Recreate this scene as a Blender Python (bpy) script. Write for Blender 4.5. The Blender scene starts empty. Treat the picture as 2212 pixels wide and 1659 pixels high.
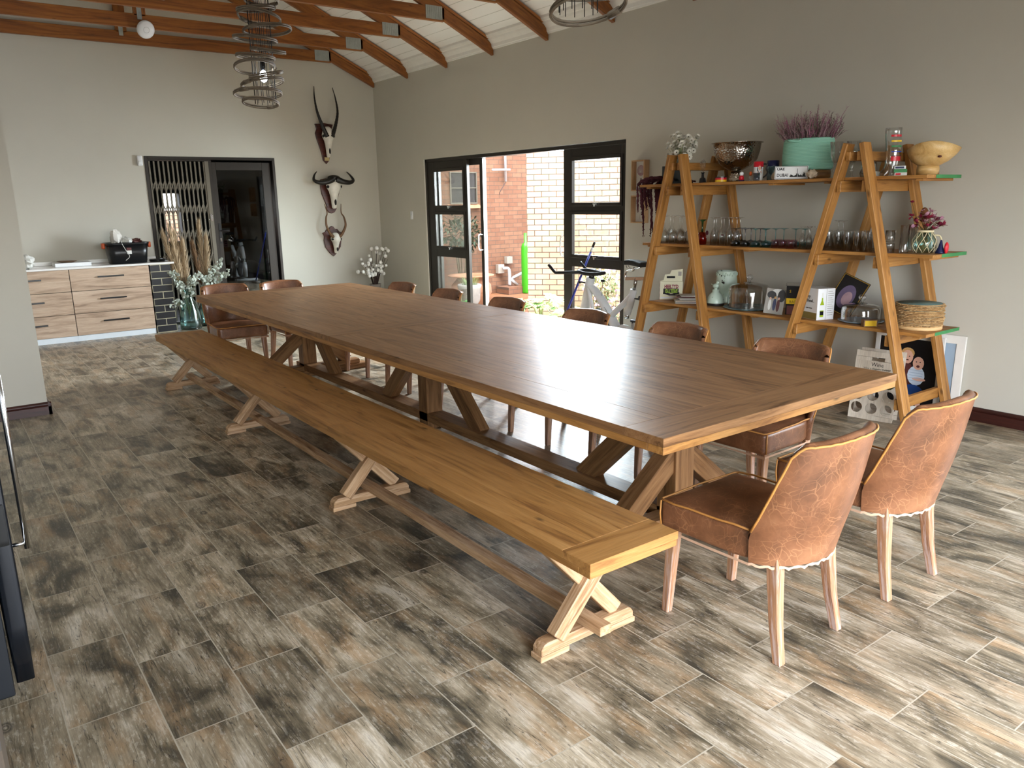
import bpy, math, random
from mathutils import Vector, Matrix, noise
R = math.radians
PI = math.pi
rnd = random.Random(7)
C = bpy.context.scene.collection
scene = bpy.context.scene

# ---------------------------------------------------------------- camera
cd = bpy.data.cameras.new('camera'); cam = bpy.data.objects.new('camera', cd); C.objects.link(cam)
CR = Vector((0.802485, -0.596399, -0.018051)); CU = Vector((0.151591, 0.174526, 0.972914)); CB = Vector((-0.577094, -0.783485, 0.230463))
cam.matrix_world = Matrix(((CR.x, CU.x, CB.x, 0), (CR.y, CU.y, CB.y, 0), (CR.z, CU.z, CB.z, 1.6119), (0, 0, 0, 1)))
cd.sensor_fit = 'HORIZONTAL'; cd.sensor_width = 36; cd.lens = 27.3366; cd.clip_start = .05; cd.clip_end = 300
scene.camera = cam

# ---------------------------------------------------------------- world, sun, window light, exposure
w = bpy.data.worlds.new('sky'); scene.world = w; w.use_nodes = True
nt = w.node_tree; nt.nodes.clear()
wo = nt.nodes.new('ShaderNodeOutputWorld'); bg = nt.nodes.new('ShaderNodeBackground')
sk = nt.nodes.new('ShaderNodeTexSky'); sk.sky_type = 'NISHITA'; sk.sun_disc = False
sk.sun_elevation = R(58); sk.sun_rotation = R(200); sk.altitude = 1400; sk.dust_density = 3.5; sk.air_density = 1.0
hs = nt.nodes.new('ShaderNodeHueSaturation'); hs.inputs['Saturation'].default_value = .35
nt.links.new(sk.outputs[0], hs.inputs['Color']); nt.links.new(hs.outputs[0], bg.inputs[0])
bg.inputs[1].default_value = 0.8; nt.links.new(bg.outputs[0], wo.inputs[0])
sl = bpy.data.lights.new('sun', 'SUN'); sl.energy = 1.2; sl.angle = R(3); sl.color = (1, .95, .86)
so = bpy.data.objects.new('sun', sl); C.objects.link(so)
so.rotation_euler = Vector((-.50, -.14, 1.0)).to_track_quat('Z', 'Y').to_euler()
def area(name, loc, dirn, sx, sy, e, col=(1, 1, 1), portal=False):
    l = bpy.data.lights.new(name, 'AREA'); l.shape = 'RECTANGLE'; l.size = sx; l.size_y = sy; l.energy = e; l.color = col
    o = bpy.data.objects.new(name, l); C.objects.link(o); o.location = loc
    o.rotation_euler = Vector(dirn).to_track_quat('-Z', 'Z').to_euler()
    if portal: l.cycles.is_portal = True
    return o
area('patio_door_portal', (6.06, 7.99, 1.1), (-1, 0, 0), 4.0, 2.15, 10, portal=True)
# daylight through the glazed back wall and the side window beyond the right edge of the picture
area('back_glazing_daylight', (2.0, -.97, 1.15), (.1, 1, -.75), 4.0, 2.0, 33, (.78, .89, 1))
area('side_window_daylight', (6.06, .3, 1.3), (-1, .1, -.2), 1.6, 1.8, 10, (.84, .93, 1))
area('patio_sky_fill_lamp', (6.75, 8.0, 2.95), (-1, .06, -.42), 4.2, 1.1, 700, (.80, .90, 1))  # added fill lamp, unseen above the door head, standing in for sky light
scene.view_settings.view_transform = 'Standard'; scene.view_settings.look = 'None'
scene.view_settings.gamma = 1; scene.view_settings.use_curve_mapping = False
scene.view_settings.exposure = 1.38
cy = scene.cycles
cy.max_bounces = 7; cy.diffuse_bounces = 4; cy.glossy_bounces = 3; cy.transmission_bounces = 5; cy.transparent_max_bounces = 24
cy.sample_clamp_indirect = 6; cy.caustics_reflective = False; cy.caustics_refractive = False
cy.use_denoising = True

# ---------------------------------------------------------------- materials
def lin(c):
    if isinstance(c, str):
        c = [int(c[i:i+2], 16) / 255 for i in (0, 2, 4)]
    return tuple((x / 12.92 if x <= .04045 else ((x + .055) / 1.055) ** 2.4) for x in c[:3]) + (1,)
class NT:
    def __init__(s, name):
        s.m = bpy.data.materials.new(name); s.m.use_nodes = True; s.t = s.m.node_tree
        s.b = s.t.nodes['Principled BSDF']; s.out = s.t.nodes['Material Output']
    def n(s, typ, **kw):
        o = s.t.nodes.new('ShaderNode' + typ)
        for k, v in kw.items():
            if k.startswith('i_'): o.inputs[k[2:].replace('_', ' ')].default_value = v
            else: setattr(o, k, v)
        return o
    def l(s, a, b): s.t.links.new(a, b)
    def coord(s, kind='gr'):
        if kind == 'gr': return s.n('Attribute', attribute_name='gr').outputs['Vector']
        if kind == 'obj': return s.n('TexCoord').outputs['Object']
        return s.n('NewGeometry').outputs['Position']
    def map(s, vec, sc=(1, 1, 1), lo=(0, 0, 0)):
        m = s.n('Mapping'); m.inputs['Scale'].default_value = sc; m.inputs['Location'].default_value = lo
        s.l(vec, m.inputs['Vector']); return m.outputs[0]
    def noise(s, vec, scale=5, detail=4, rough=.55, dist=0):
        o = s.n('TexNoise', i_Scale=scale, i_Detail=detail, i_Roughness=rough, i_Distortion=dist); s.l(vec, o.inputs['Vector']); return o.outputs['Fac']
    def ramp(s, fac, stops):
        r = s.n('ValToRGB'); e = r.color_ramp.elements
        while len(e) > 1: e.remove(e[-1])
        e[0].position, e[0].color = stops[0][0], (lin(stops[0][1]) if not isinstance(stops[0][1], (int, float)) else (stops[0][1],) * 3 + (1,))
        for p, c in stops[1:]:
            k = e.new(p); k.color = lin(c) if not isinstance(c, (int, float)) else (c,) * 3 + (1,)
        s.l(fac, r.inputs[0]); return r.outputs[0]
    def mix(s, fac, a, b, mode='MIX'):
        m = s.n('Mix', data_type='RGBA', blend_type=mode)
        for i, v in ((0, fac), (6, a), (7, b)):
            if isinstance(v, (int, float)): m.inputs[i].default_value = v
            elif isinstance(v, (str, tuple)): m.inputs[i].default_value = lin(v)
            else: s.l(v, m.inputs[i])
        return m.outputs[2]
    def math(s, op, a, b=0.0, c=0.0):
        m = s.n('Math', operation=op)
        for i, v in enumerate((a, b, c)):
            if isinstance(v, (int, float)): m.inputs[i].default_value = v
            else: s.l(v, m.inputs[i])
        return m.outputs[0]
    def base(s, col, rough=.5, metal=0, spec=None):
        if isinstance(col, (str, tuple)): s.b.inputs['Base Color'].default_value = lin(col)
        else: s.l(col, s.b.inputs['Base Color'])
        if isinstance(rough, (int, float)): s.b.inputs['Roughness'].default_value = rough
        else: s.l(rough, s.b.inputs['Roughness'])
        s.b.inputs['Metallic'].default_value = metal
        if spec is not None: s.b.inputs['Specular IOR Level'].default_value = spec
    def bump(s, h, strength=.3, dist=.002):
        b = s.n('Bump', i_Strength=strength, i_Distance=dist); s.l(h, b.inputs['Height']); s.l(b.outputs[0], s.b.inputs['Normal'])
M = {}
def plain(name, col, rough=.5, metal=0, vary=.06, spec=None, sub=None):
    t = NT(name); n = t.noise(t.coord('obj'), 9, 3)
    f = t.ramp(n, [(.3, 1 - vary), (.7, 1.0)])
    t.base(t.mix(1.0, lin2(col), f, 'MULTIPLY'), rough, metal, spec); M[name] = t.m; return t.m
def lin2(c): return c
def wood(name, dark, mid, light, rough=.5, knots=True, fs=1.0, wash=None, coat=0):
    t = NT(name); v = t.coord('gr')
    a = t.noise(t.map(v, (1.1 * fs, 13 * fs, 13 * fs)), 1.6, 6, .62, 1.3)
    fib = t.noise(t.map(v, (5, 130, 130)), 2.2, 3, .6)
    col = t.ramp(a, [(.30, dark), (.48, mid), (.70, light)])
    col = t.mix(.55, col, t.ramp(fib, [(.3, .62), (.62, 1.0)]), 'MULTIPLY')
    if knots:
        vo = t.n('TexVoronoi', i_Scale=1.0); t.l(t.map(v, (3.0, 7.5, 7.5)), vo.inputs['Vector'])
        kk = t.ramp(vo.outputs['Distance'], [(.03, 1.0), (.10, 0.0)])
        col = t.mix(t.math('MULTIPLY', kk, .75), col, dark2(dark))
    if wash:
        wz = t.noise(t.map(v, (2, 40, 40)), 2.5, 5, .7)
        col = t.mix(t.ramp(wz, [(.5, 0.0), (.62, .85)]), col, wash)
    t.base(col, t.math('MULTIPLY_ADD', fib, .25, rough - .1)); t.bump(fib, .25, .0012)
    if coat: t.b.inputs['Coat Weight'].default_value = coat; t.b.inputs['Coat Roughness'].default_value = .25
    M[name] = t.m; return t.m
def dark2(c): return tuple(int(c[i:i+2], 16) / 255 * .5 for i in (0, 2, 4))
def thin_glass(name, tint=(1, 1, 1), lo=.06, hi=.75, rough=.02, mul=.97):
    t = NT(name); t.t.nodes.remove(t.b)
    tr = t.n('BsdfTransparent'); tr.inputs[0].default_value = tuple(x * mul for x in tint) + (1,)
    gl = t.n('BsdfGlossy'); gl.inputs['Roughness'].default_value = rough
    lw = t.n('LayerWeight'); lw.inputs['Blend'].default_value = .35
    f = t.math('MULTIPLY_ADD', lw.outputs['Facing'], hi - lo, lo)
    f = t.math('MULTIPLY', f, t.math('ADD', lw.outputs['Facing'], .35)) if hi > .3 else f
    mx = t.n('MixShader'); t.l(f, mx.inputs[0]); t.l(tr.outputs[0], mx.inputs[1]); t.l(gl.outputs[0], mx.inputs[2])
    t.l(mx.outputs[0], t.out.inputs[0]); M[name] = t.m; return t.m
def bricks(name, c1, c2, mortar, w=.234, h=.085, mz=.010, rough=.85, wear=None):
    t = NT(name); v = t.coord('gr'); sp = t.n('SeparateXYZ'); t.l(v, sp.inputs[0])
    cb = t.n('CombineXYZ'); t.l(sp.outputs[0], cb.inputs[0]); t.l(sp.outputs[2], cb.inputs[1])
    b = t.n('TexBrick', i_Scale=1.0, offset=.5, squash=1); b.inputs['Brick Width'].default_value = w; b.inputs['Row Height'].default_value = h
    b.inputs['Mortar Size'].default_value = mz / 2; b.inputs['Mortar Smooth'].default_value = .1
    b.inputs['Color1'].default_value = lin(c1); b.inputs['Color2'].default_value = lin(c2); b.inputs['Mortar'].default_value = lin(mortar)
    t.l(cb.outputs[0], b.inputs['Vector'])
    n = t.noise(v, 7, 5, .65)
    col = t.mix(.5, b.outputs['Color'], t.ramp(n, [(.3, .6), (.65, 1.0)]), 'MULTIPLY')
    t.base(col, rough); t.bump(t.math('SUBTRACT', 1.0, b.outputs['Fac']), .6, .006); M[name] = t.m; return t.m

# wall paint
def paint(name, col):
    t = NT(name); p = t.coord('pos'); n = t.noise(p, 1.3, 5, .6)
    t.base(t.mix(1.0, col, t.ramp(n, [(.3, .95), (.7, 1.0)]), 'MULTIPLY'), .62, 0, .3)
    t.bump(t.noise(p, 60, 3), .12, .002); M[name] = t.m
paint('wall_paint', 'c6c2b6')
paint('reveal_paint', 'd9d5ca')
# ceiling boards: grooves run along the room
t = NT('ceiling_boards'); p = t.coord('pos'); sp = t.n('SeparateXYZ'); t.l(p, sp.inputs[0])
fr = t.math('FRACT', t.math('MULTIPLY', sp.outputs[0], 1 / .142))
g = t.ramp(fr, [(.0, 0.0), (.03, 1.0), (.97, 1.0), (1.0, 0.0)])
t.base(t.mix(g, 'b9b6ae', 'f1f0ed'), .5); t.bump(g, .6, .006); M['ceiling_boards'] = t.m
# floor: wood-look tiles in half bond, long side along the room
t = NT('floor_tiles'); p = t.coord('pos'); sp = t.n('SeparateXYZ'); t.l(p, sp.inputs[0])
TW, TL = .258576, .519429
u = t.math('ADD', sp.outputs[1], -3.8805 + TL * 20); vv = t.math('ADD', sp.outputs[0], -.12623 + TW * 40)
cb = t.n('CombineXYZ'); t.l(u, cb.inputs[0]); t.l(vv, cb.inputs[1])
b = t.n('TexBrick', i_Scale=1.0, offset=.5); b.inputs['Brick Width'].default_value = TL; b.inputs['Row Height'].default_value = TW
b.inputs['Mortar Size'].default_value = .0023; b.inputs['Mortar Smooth'].default_value = .2
b.inputs['Color1'].default_value = (0, 0, 0, 1); b.inputs['Color2'].default_value = (1, 1, 1, 1); b.inputs['Mortar'].default_value = (.5, .5, .5, 1)
t.l(cb.outputs[0], b.inputs['Vector'])
seed = t.n('SeparateColor'); t.l(b.outputs['Color'], seed.inputs[0]); sd = seed.outputs[0]
off = t.n('CombineXYZ'); t.l(t.math('MULTIPLY', sd, 37.0), off.inputs[0]); t.l(t.math('MULTIPLY', sd, 91.0), off.inputs[1]); t.l(t.math('MULTIPLY', sd, 13.0), off.inputs[2])
va = t.n('VectorMath', operation='ADD'); t.l(cb.outputs[0], va.inputs[0]); t.l(off.outputs[0], va.inputs[1]); q = va.outputs[0]
big = t.noise(t.map(q, (1.9, 4.2, 1)), 1.4, 5, .55, .8)
streak = t.noise(t.map(q, (2.2, 30, 1)), 1.9, 7, .72, .7)
fine = t.noise(t.map(q, (9, 95, 1)), 2.0, 5, .7, .35)
chip = t.noise(t.map(q, (14, 34, 1)), 2.4, 6, .72, .3)
och = t.noise(t.map(q, (2.0, 7, 1), (5, 9, 0)), 1.6, 3)
base = t.ramp(t.math('MULTIPLY_ADD', big, .68, t.math('MULTIPLY', streak, .32)), [(.36, '4b4437'), (.44, '726753'), (.50, '93866f'), (.56, 'ad9f87'), (.64, 'cfc4b0')])
base = t.mix(t.ramp(och, [(.52, 0.0), (.70, .6)]), base, 'b08f69')
base = t.mix(t.ramp(t.math('MULTIPLY', chip, t.math('ADD', streak, .5)), [(.55, 0.0), (.62, .4)]), base, 'd8cfbe')
dk = t.ramp(t.math('MULTIPLY_ADD', chip, .25, t.math('MULTIPLY', t.math('SUBTRACT', 1.0, big), .75)), [(.55, 0.0), (.65, .6)])
base = t.mix(dk, base, '3b3931')
base = t.mix(.6, base, t.ramp(fine, [(.34, .50), (.50, .95), (.7, 1.08)]), 'MULTIPLY')
crack = t.noise(t.map(q, (1.3, 22, 1), (3, 1, 0)), 1.6, 3, .5, .8)
base = t.mix(t.ramp(t.math('ABSOLUTE', t.math('SUBTRACT', crack, .5)), [(.0, .85), (.009, 0.0)]), base, '2a2620')
kv = t.n('TexVoronoi', i_Scale=1.0); t.l(t.map(q, (3.3, 5.5, 1)), kv.inputs['Vector'])
kn = t.ramp(kv.outputs['Distance'], [(.02, .0), (.045, .85), (.06, .2), (.085, .8), (.13, 0.0)])
base = t.mix(t.math('MULTIPLY', kn, t.ramp(t.noise(q, 2.0, 1), [(.5, 0.0), (.56, 1.0)])), base, '332e28')
tint = t.ramp(t.math('FRACT', t.math('MULTIPLY', sd, 7.3)), [(.0, .80), (1.0, 1.22)])
base = t.mix(1.0, base, tint, 'MULTIPLY')
base = t.mix(b.outputs['Fac'], base, 'b4ab98')
rg = t.math('MULTIPLY_ADD', fine, .22, .24)
t.base(base, rg, 0, .5); t.bump(t.math('SUBTRACT', fine, t.math('MULTIPLY', b.outputs['Fac'], .8)), .35, .0025)
M['floor_tiles'] = t.m

wood('table_wood', '5c3f27', '8c6643', 'a37b54', .36, fs=1.0)
M['table_wood'].node_tree.nodes['Principled BSDF'].inputs['Specular IOR Level'].default_value = .22
wood('bench_wood', '7c5025', 'ae7c42', 'c39257', .45, fs=.9)
wood('bench_foot_wood', '7a5534', 'b08a62', 'd2b08a', .6, wash='c9a888')
wood('shelf_wood', '7d5022', 'ab7638', 'c28f51', .5, fs=.9)
wood('truss_wood', '5f3210', '8c521e', 'a86b2c', .45, fs=.6)
wood('batten_wood', '7d471c', 'a9682f', 'bd7e40', .5, fs=.6)
wood('leg_wood', '7c4f33', 'a87a58', 'bb9270', .6, knots=False, fs=1.6, wash='b8a29a')
wood('baseboard_wood', '2a0f0b', '3a1711', '4a2018', .4, knots=False)
wood('shield_wood', '2b0d08', '461a10', '5b2617', .35, knots=False)
wood('melamine_wood', '8f7560', 'bfa48b', 'd2baa2', .5, knots=False, fs=.7)
wood('pale_board', 'b9ab98', 'd3c6b4', 'e2d8c8', .6, knots=False, fs=.7)
wood('slab_wood', '3f2a16', '7a552e', '9d7544', .5)
wood('turned_wood', 'bd9150', 'd9b273', 'e8c88d', .35, knots=False, fs=.6)
wood('frame_wood', 'a47a50', 'c19a70', 'd0ac84', .5, knots=False)
wood('cane', '453b2f', '6f6251', '948671', .7, knots=False, fs=3)
wood('mat_cork', '6d4f2e', 'bd9662', 'e0c08e', .85, knots=False, fs=3)
wood('plywood', 'c0955f', 'dab27a', 'e6c592', .6, knots=False)
plain('dark_metal', '2a241e', .35, .3); plain('gate_metal', '6a6356', .45, .3); plain('bronze_frame', '2c2721', .4, .3)
plain('chrome', 'd5d8da', .12, 1, .02); plain('steel', 'a9a7a2', .22, 1, .04); plain('galvanised', 'b4bab6', .4, .25, .3)
plain('white_plastic', 'e4e6e8', .35); plain('white_gloss', 'e9ebec', .25, 0, .02); plain('black_plastic', '0d0f12', .3)
plain('black_soft', '121212', .7); plain('orange_plastic', 'd65a1e', .4); plain('grey_plastic', '555a5e', .4)
plain('bone', 'eeeadf', .55, 0, .25); plain('horn_dark', '1b1714', .4, 0, .3); plain('horn_brown', '6d4a26', .45, 0, .4)
plain('brass', 'c7b483', .35, .6); plain('white_paint', 'eceae4', .5); plain('counter_top', 'e8e7e3', .18, 0, .03)
plain('plinth', 'dfe6ea', .4); plain('blue_paint', '2440a8', .35); plain('red_paint', 'c81428', .3); plain('green_paint', '3f8f53', .55, 0, .3)
plain('teal_rope', '8fcdb6', .8); plain('navy', '101a4a', .4); plain('yellow_paint', 'e3bb1c', .4); plain('pink_paint', 'd9a0b4', .5)
plain('lime_paint', 'a6c93a', .5); plain('cream_card', 'e9e6c8', .6); plain('terracotta', 'b07c5c', .8, 0, .2)
plain('grey_pot', '8a8078', .8, 0, .3); plain('green_pipe', '3a9a1c', .35); plain('white_pipe', 'b8babc', .4); plain('soil', '8a5a38', .95, 0, .35)
plain('leaf_green', '3f6a2c', .5, 0, .4); plain('leaf_pale', '6a9440', .5, 0, .4); plain('leaf_dark', '2c4426', .5, 0, .4); plain('leaf_sage', '9aa596', .6, 0, .35)
plain('olive_leaf', '7a8a4e', .6, 0, .4); plain('petal_pink', 'd9a2b8', .7, 0, .3); plain('petal_white', 'efece0', .8, 0, .15); plain('petal_crimson', '97203f', .7, 0, .4)
plain('heather_mauve', 'b08f96', .85, 0, .3); plain('heather_pink', 'b0708c', .85, 0, .3); plain('heather_green', '7a7264', .85, 0, .3); plain('amaranth', '4c1622', .9, 0, .4); plain('pampas', 'd0b795', .95, 0, .3); plain('pampas_dark', '8a6a4c', .95, 0, .3)
plain('stem_green', '7d8a55', .7); plain('twig', '40302a', .85); plain('cotton_white', 'e8e6e0', .9); plain('flower_eye', '241c10', .8); plain('flower_disc', 'b9b08a', .8)
plain('skin', 'dba890', .6); plain('hair_blond', 'c89a5e', .7); plain('shirt_pink', 'd0506a', .7); plain('shirt_white', 'c9d4e0', .7); plain('shorts_blue', '16468e', .7); plain('picture_black', '0c0d10', .3)
plain('card_grey', '9c968c', .5); plain('card_white', 'dcdcd6', .5); plain('paper', 'd8d4cc', .7); plain('rope_cream', 'd8cba6', .85); plain('blue_grey', '8a9aa6', .5); plain('slate_mat', '5f7670', .8)
plain('shell', 'cbb79e', .6, 0, .4); plain('gold_edge', 'a8853a', .35, .6); plain('purple_grey', '6a5a78', .5, 0, .4); plain('maroon', '5a2a26', .6); plain('wine_green', '9db52c', .2); plain('gold_card', '8d7a42', .5); plain('wire_black', '15110e', .6)
plain('mint_enamel', 'bccdbd', .3, 0, .12); plain('enamel_chip', '1c1512', .5); plain('sky_panel', '9fb2c4', .4); plain('grout_white', 'c9c4b2', .8)
plain('fridge_black', '10141a', .16); plain('fridge_side', '14181e', .35); plain('panel_brown', '4a4036', .5); plain('umbrella_green', '1f9a70', .4); plain('pillow', 'c8ccd2', .8); plain('mop_blue', '2a3a9a', .3)
plain('eucalypt', 'bcc4b6', .7, 0, .35); plain('dry_red', '7e2a2c', .8, 0, .3); plain('protea', '7a4a28', .85, 0, .4); plain('stem_brown', '6d5a35', .8); plain('cable_white', 'd9d9d6', .5)
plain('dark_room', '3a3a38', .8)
bricks('brick_shaded', '75503a', '836048', '5a4a3e'); bricks('brick_sunlit', 'bb9172', 'c69f82', '4a4038', .234, .085, .013); bricks('brick_black', '1a1b1e', '222327', 'b0a98e', .244, .0875, .010, .4)  # orange brick twice: shade put into the first colour, sunlight into the second
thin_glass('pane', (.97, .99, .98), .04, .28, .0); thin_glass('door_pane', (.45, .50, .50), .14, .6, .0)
thin_glass('glass_clear', (.98, .99, .985), .20, 1.0, .06); thin_glass('glass_teal', (.55, .82, .86), .08, .6); thin_glass('glass_pink', (.95, .78, .84), .08, .6)
thin_glass('glass_smoke', (.58, .61, .66), .1, .6); thin_glass('glass_red', (.9, .25, .06), .08, .6); thin_glass('glass_green', (.2, .5, .35), .08, .6); thin_glass('glass_aqua', (.80, .93, .92), .1, .85); thin_glass('glass_bottle', (.25, .38, .08), .08, .7)
# leather with pale crackle
def leather(name, dark, mid, light):
    t = NT(name); v = t.coord('obj')
    d = t.n('TexNoise', i_Scale=4.0, i_Detail=3.0); t.l(v, d.inputs['Vector'])
    vm = t.n('VectorMath', operation='MULTIPLY_ADD'); t.l(d.outputs['Color'], vm.inputs[0]); vm.inputs[1].default_value = (.22, .22, .22); t.l(v, vm.inputs[2])
    vo = t.n('TexVoronoi', feature='DISTANCE_TO_EDGE', i_Scale=13.0); t.l(vm.outputs[0], vo.inputs['Vector'])
    vo2 = t.n('TexVoronoi', feature='DISTANCE_TO_EDGE', i_Scale=31.0); t.l(vm.outputs[0], vo2.inputs['Vector'])
    n = t.noise(v, 5, 5, .6); base = t.ramp(n, [(.3, dark), (.5, mid), (.7, light)])
    gate = t.ramp(t.noise(v, 9, 4), [(.40, 0.15), (.60, 1.0)])
    e = t.math('MAXIMUM', t.ramp(vo.outputs['Distance'], [(.0, .8), (.022, 0.0)]), t.ramp(vo2.outputs['Distance'], [(.0, .7), (.035, 0.0)])); e = t.math('MULTIPLY', e, gate)
    t.base(t.mix(t.math('MULTIPLY', e, .45), base, 'd0976a'), t.math('MULTIPLY_ADD', n, .25, .22)); t.bump(t.math('SUBTRACT', 1.0, e), .12, .001)
    M[name] = t.m
leather('leather', '583824', '7c5136', '956849'); plain('piping', 'b9803f', .6); plain('raw_hide', 'c9a58a', .9)
t = NT('hammered_steel'); vo = t.n('TexVoronoi', i_Scale=62.0); t.l(t.coord('obj'), vo.inputs['Vector']); t.base('b9b2a8', .16, 1); t.bump(vo.outputs['Distance'], .8, .004); M['hammered_steel'] = t.m
t = NT('bulb_glow'); t.b.inputs['Emission Color'].default_value = (.85, .93, 1, 1); t.b.inputs['Emission Strength'].default_value = 12; M['bulb_glow'] = t.m
t = NT('rope_coil'); sp = t.n('SeparateXYZ'); t.l(t.coord('obj'), sp.inputs[0]); s_ = t.math('SINE', t.math('MULTIPLY', sp.outputs[2], 620.0)); t.base(t.mix(t.ramp(s_, [(.0, 0.0), (1.0, 1.0)]), '92d0ba', 'a8e2ce'), .85); t.bump(s_, .5, .002); M['rope_coil'] = t.m
t = NT('mint_chipped'); v = t.coord('obj'); n = t.noise(v, 17, 4, .6); t.base(t.mix(t.ramp(n, [(.64, 0.0), (.67, 1.0)]), 'bccdbd', '201814'), .25); M['mint_chipped'] = t.m
t = NT('picnic_plate'); n = t.noise(t.coord('obj'), 20, 3, .5); t.base(t.mix(t.ramp(n, [(.5, 0.0), (.55, 1.0)]), '7e9aa2', '37545c'), .4); M['picnic_plate'] = t.m

# ---------------------------------------------------------------- mesh builder
class MB:
    def __init__(s, off=(0, 0, 0)): s.v = []; s.f = []; s.mi = []; s.sm = []; s.g = []; s.off = Vector(off)
    def add(s, vs, fs, m=0, smooth=False, gr=None, seed=None):
        b = len(s.v); o = s.off
        sd = (rnd.uniform(0, 60), rnd.uniform(0, 60), rnd.uniform(0, 60)) if seed is None else (seed,) * 3
        for i, p in enumerate(vs):
            p = Vector(p); s.v.append(p - o)
            q = gr[i] if gr else p
            s.g.append((q[0] + sd[0], q[1] + sd[1], q[2] + sd[2]))
        for f in fs:
            s.f.append([b + k for k in f]); s.mi.append(m); s.sm.append(smooth)
    def board(s, p0, p1, w, t, up=(0, 0, 1), m=0, seed=None, taper=None, gup=False):
        p0, p1 = Vector(p0), Vector(p1); d = p1 - p0; L = d.length; d.normalize(); up = Vector(up)
        sd = d.cross(up); sd.normalize(); u = sd.cross(d); vs = []; gr = []
        for e, P in ((0, p0), (1, p1)):
            k = 1 if (taper is None or e == 0) else taper
            for a, b in ((-1, -1), (1, -1), (1, 1), (-1, 1)):
                vs.append(P + sd * (a * w / 2 * k) + u * (b * t / 2 * k)); gr.append((e * L, a * w / 2, b * t / 2))
        s.add(vs, [(3, 2, 1, 0), (4, 5, 6, 7), (0, 1, 5, 4), (1, 2, 6, 5), (2, 3, 7, 6), (3, 0, 4, 7)], m, False, gr, seed)
    def box(s, x0, x1, y0, y1, z0, z1, ax='x', m=0, seed=None):
        a = {'x': ((x0, (y0 + y1) / 2, (z0 + z1) / 2), (x1, (y0 + y1) / 2, (z0 + z1) / 2), y1 - y0, z1 - z0, (0, 0, 1)),
             'y': (((x0 + x1) / 2, y0, (z0 + z1) / 2), ((x0 + x1) / 2, y1, (z0 + z1) / 2), x1 - x0, z1 - z0, (0, 0, 1)),
             'z': (((x0 + x1) / 2, (y0 + y1) / 2, z0), ((x0 + x1) / 2, (y0 + y1) / 2, z1), y1 - y0, x1 - x0, (1, 0, 0))}[ax]
        s.board(a[0], a[1], a[2], a[3], a[4], m, seed)
    def tube(s, pts, r, n=8, m=0, closed=False, smooth=True, cap=True, flat=1.0):
        pts = [Vector(p) for p in pts]; N = len(pts)
        rs = r if isinstance(r, (list, tuple)) else [r] * N
        t0 = (pts[1] - pts[0]).normalized(); up = Vector((0, 0, 1)) if abs(t0.z) < .9 else Vector((1, 0, 0))
        side = t0.cross(up).normalized(); vs = []; gr = []; L = 0
        for i, p in enumerate(pts):
            if closed: tg = pts[(i + 1) % N] - pts[i - 1]
            else: tg = pts[min(i + 1, N - 1)] - pts[max(i - 1, 0)]
            if tg.length < 1e-9: tg = t0.copy()
            tg.normalize(); side = (side - tg * side.dot(tg))
            if side.length < 1e-6: side = tg.orthogonal()
            side.normalize(); b = side.cross(tg); L += (p - pts[i - 1]).length if i else 0
            for k in range(n):
                a = 2 * PI * k / n; c_, s_ = math.cos(a), math.sin(a)
                vs.append(p + side * (rs[i] * c_) + b * (rs[i] * s_ * flat)); gr.append((L, rs[i] * c_, rs[i] * s_))
        fs = []
        for i in range(N if closed else N - 1):
            j = (i + 1) % N
            for k in range(n):
                q = (k + 1) % n; fs.append((i * n + k, j * n + k, j * n + q, i * n + q))
        if cap and not closed: fs += [tuple(range(n)), tuple(reversed(range((N - 1) * n, N * n)))]
        s.add(vs, fs, m, smooth, gr)
    def lathe(s, prof, c=(0, 0, 0), n=24, m=0, smooth=True, axis=None, sx=1, sy=1):
        c = Vector(c); vs = []; gr = []
        Z = Vector(axis).normalized() if axis else Vector((0, 0, 1)); X = Z.orthogonal().normalized() if axis else Vector((1, 0, 0)); Y = Z.cross(X)
        for r, z in prof:
            for k in range(n):
                a = 2 * PI * k / n; vs.append(c + X * (r * math.cos(a) * sx) + Y * (r * math.sin(a) * sy) + Z * z); gr.append((a * .15, r, z))
        fs = []
        for i in range(len(prof) - 1):
            for k in range(n):
                q = (k + 1) % n; fs.append((i * n + k, i * n + q, (i + 1) * n + q, (i + 1) * n + k))
        if prof[0][0] > 1e-4: pass
        s.add(vs, fs, m, smooth, gr)
    def prism(s, poly, vec, m=0, smooth=False, seed=None, gr=None):
        poly = [Vector(p) for p in poly]; vec = Vector(vec); n = len(poly)
        vs = poly + [p + vec for p in poly]
        s.add(vs, [tuple(reversed(range(n))), tuple(range(n, 2 * n))] + [(i, (i + 1) % n, n + (i + 1) % n, n + i) for i in range(n)], m, smooth, gr, seed)
    def rbox(s, x0, x1, y0, y1, z0, z1, r=.02, n=8, m=0, dome=0, fn=None):
        c = Vector(((x0 + x1) / 2, (y0 + y1) / 2, (z0 + z1) / 2)); h = Vector(((x1 - x0) / 2, (y1 - y0) / 2, (z1 - z0) / 2))
        r = min(r, h.x, h.y, h.z); vs = []; fs = []; idx = {}
        def V(a, b, cc):
            key = (a, b, cc)
            if key in idx: return idx[key]
            out = []
            p = Vector([(-1 + 2 * k / n) for k in (a, b, cc)])
            # denser sampling near the edges
            q = Vector([(abs(x) ** .55) * (1 if x >= 0 else -1) for x in p]); P = Vector((q.x * h.x, q.y * h.y, q.z * h.z))
            inner = Vector([max(-(h[i] - r), min(h[i] - r, P[i])) for i in range(3)]); d = P - inner
            if d.length > 1e-9: P = inner + d.normalized() * r
            if dome and p.z > 0: P.z += dome * (1 - q.x ** 2) * (1 - q.y ** 2) * (p.z if p.z < 1 else 1)
            P = P + c
            if fn: P = Vector(fn(P))
            idx[key] = len(vs); vs.append(P); return idx[key]
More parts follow.
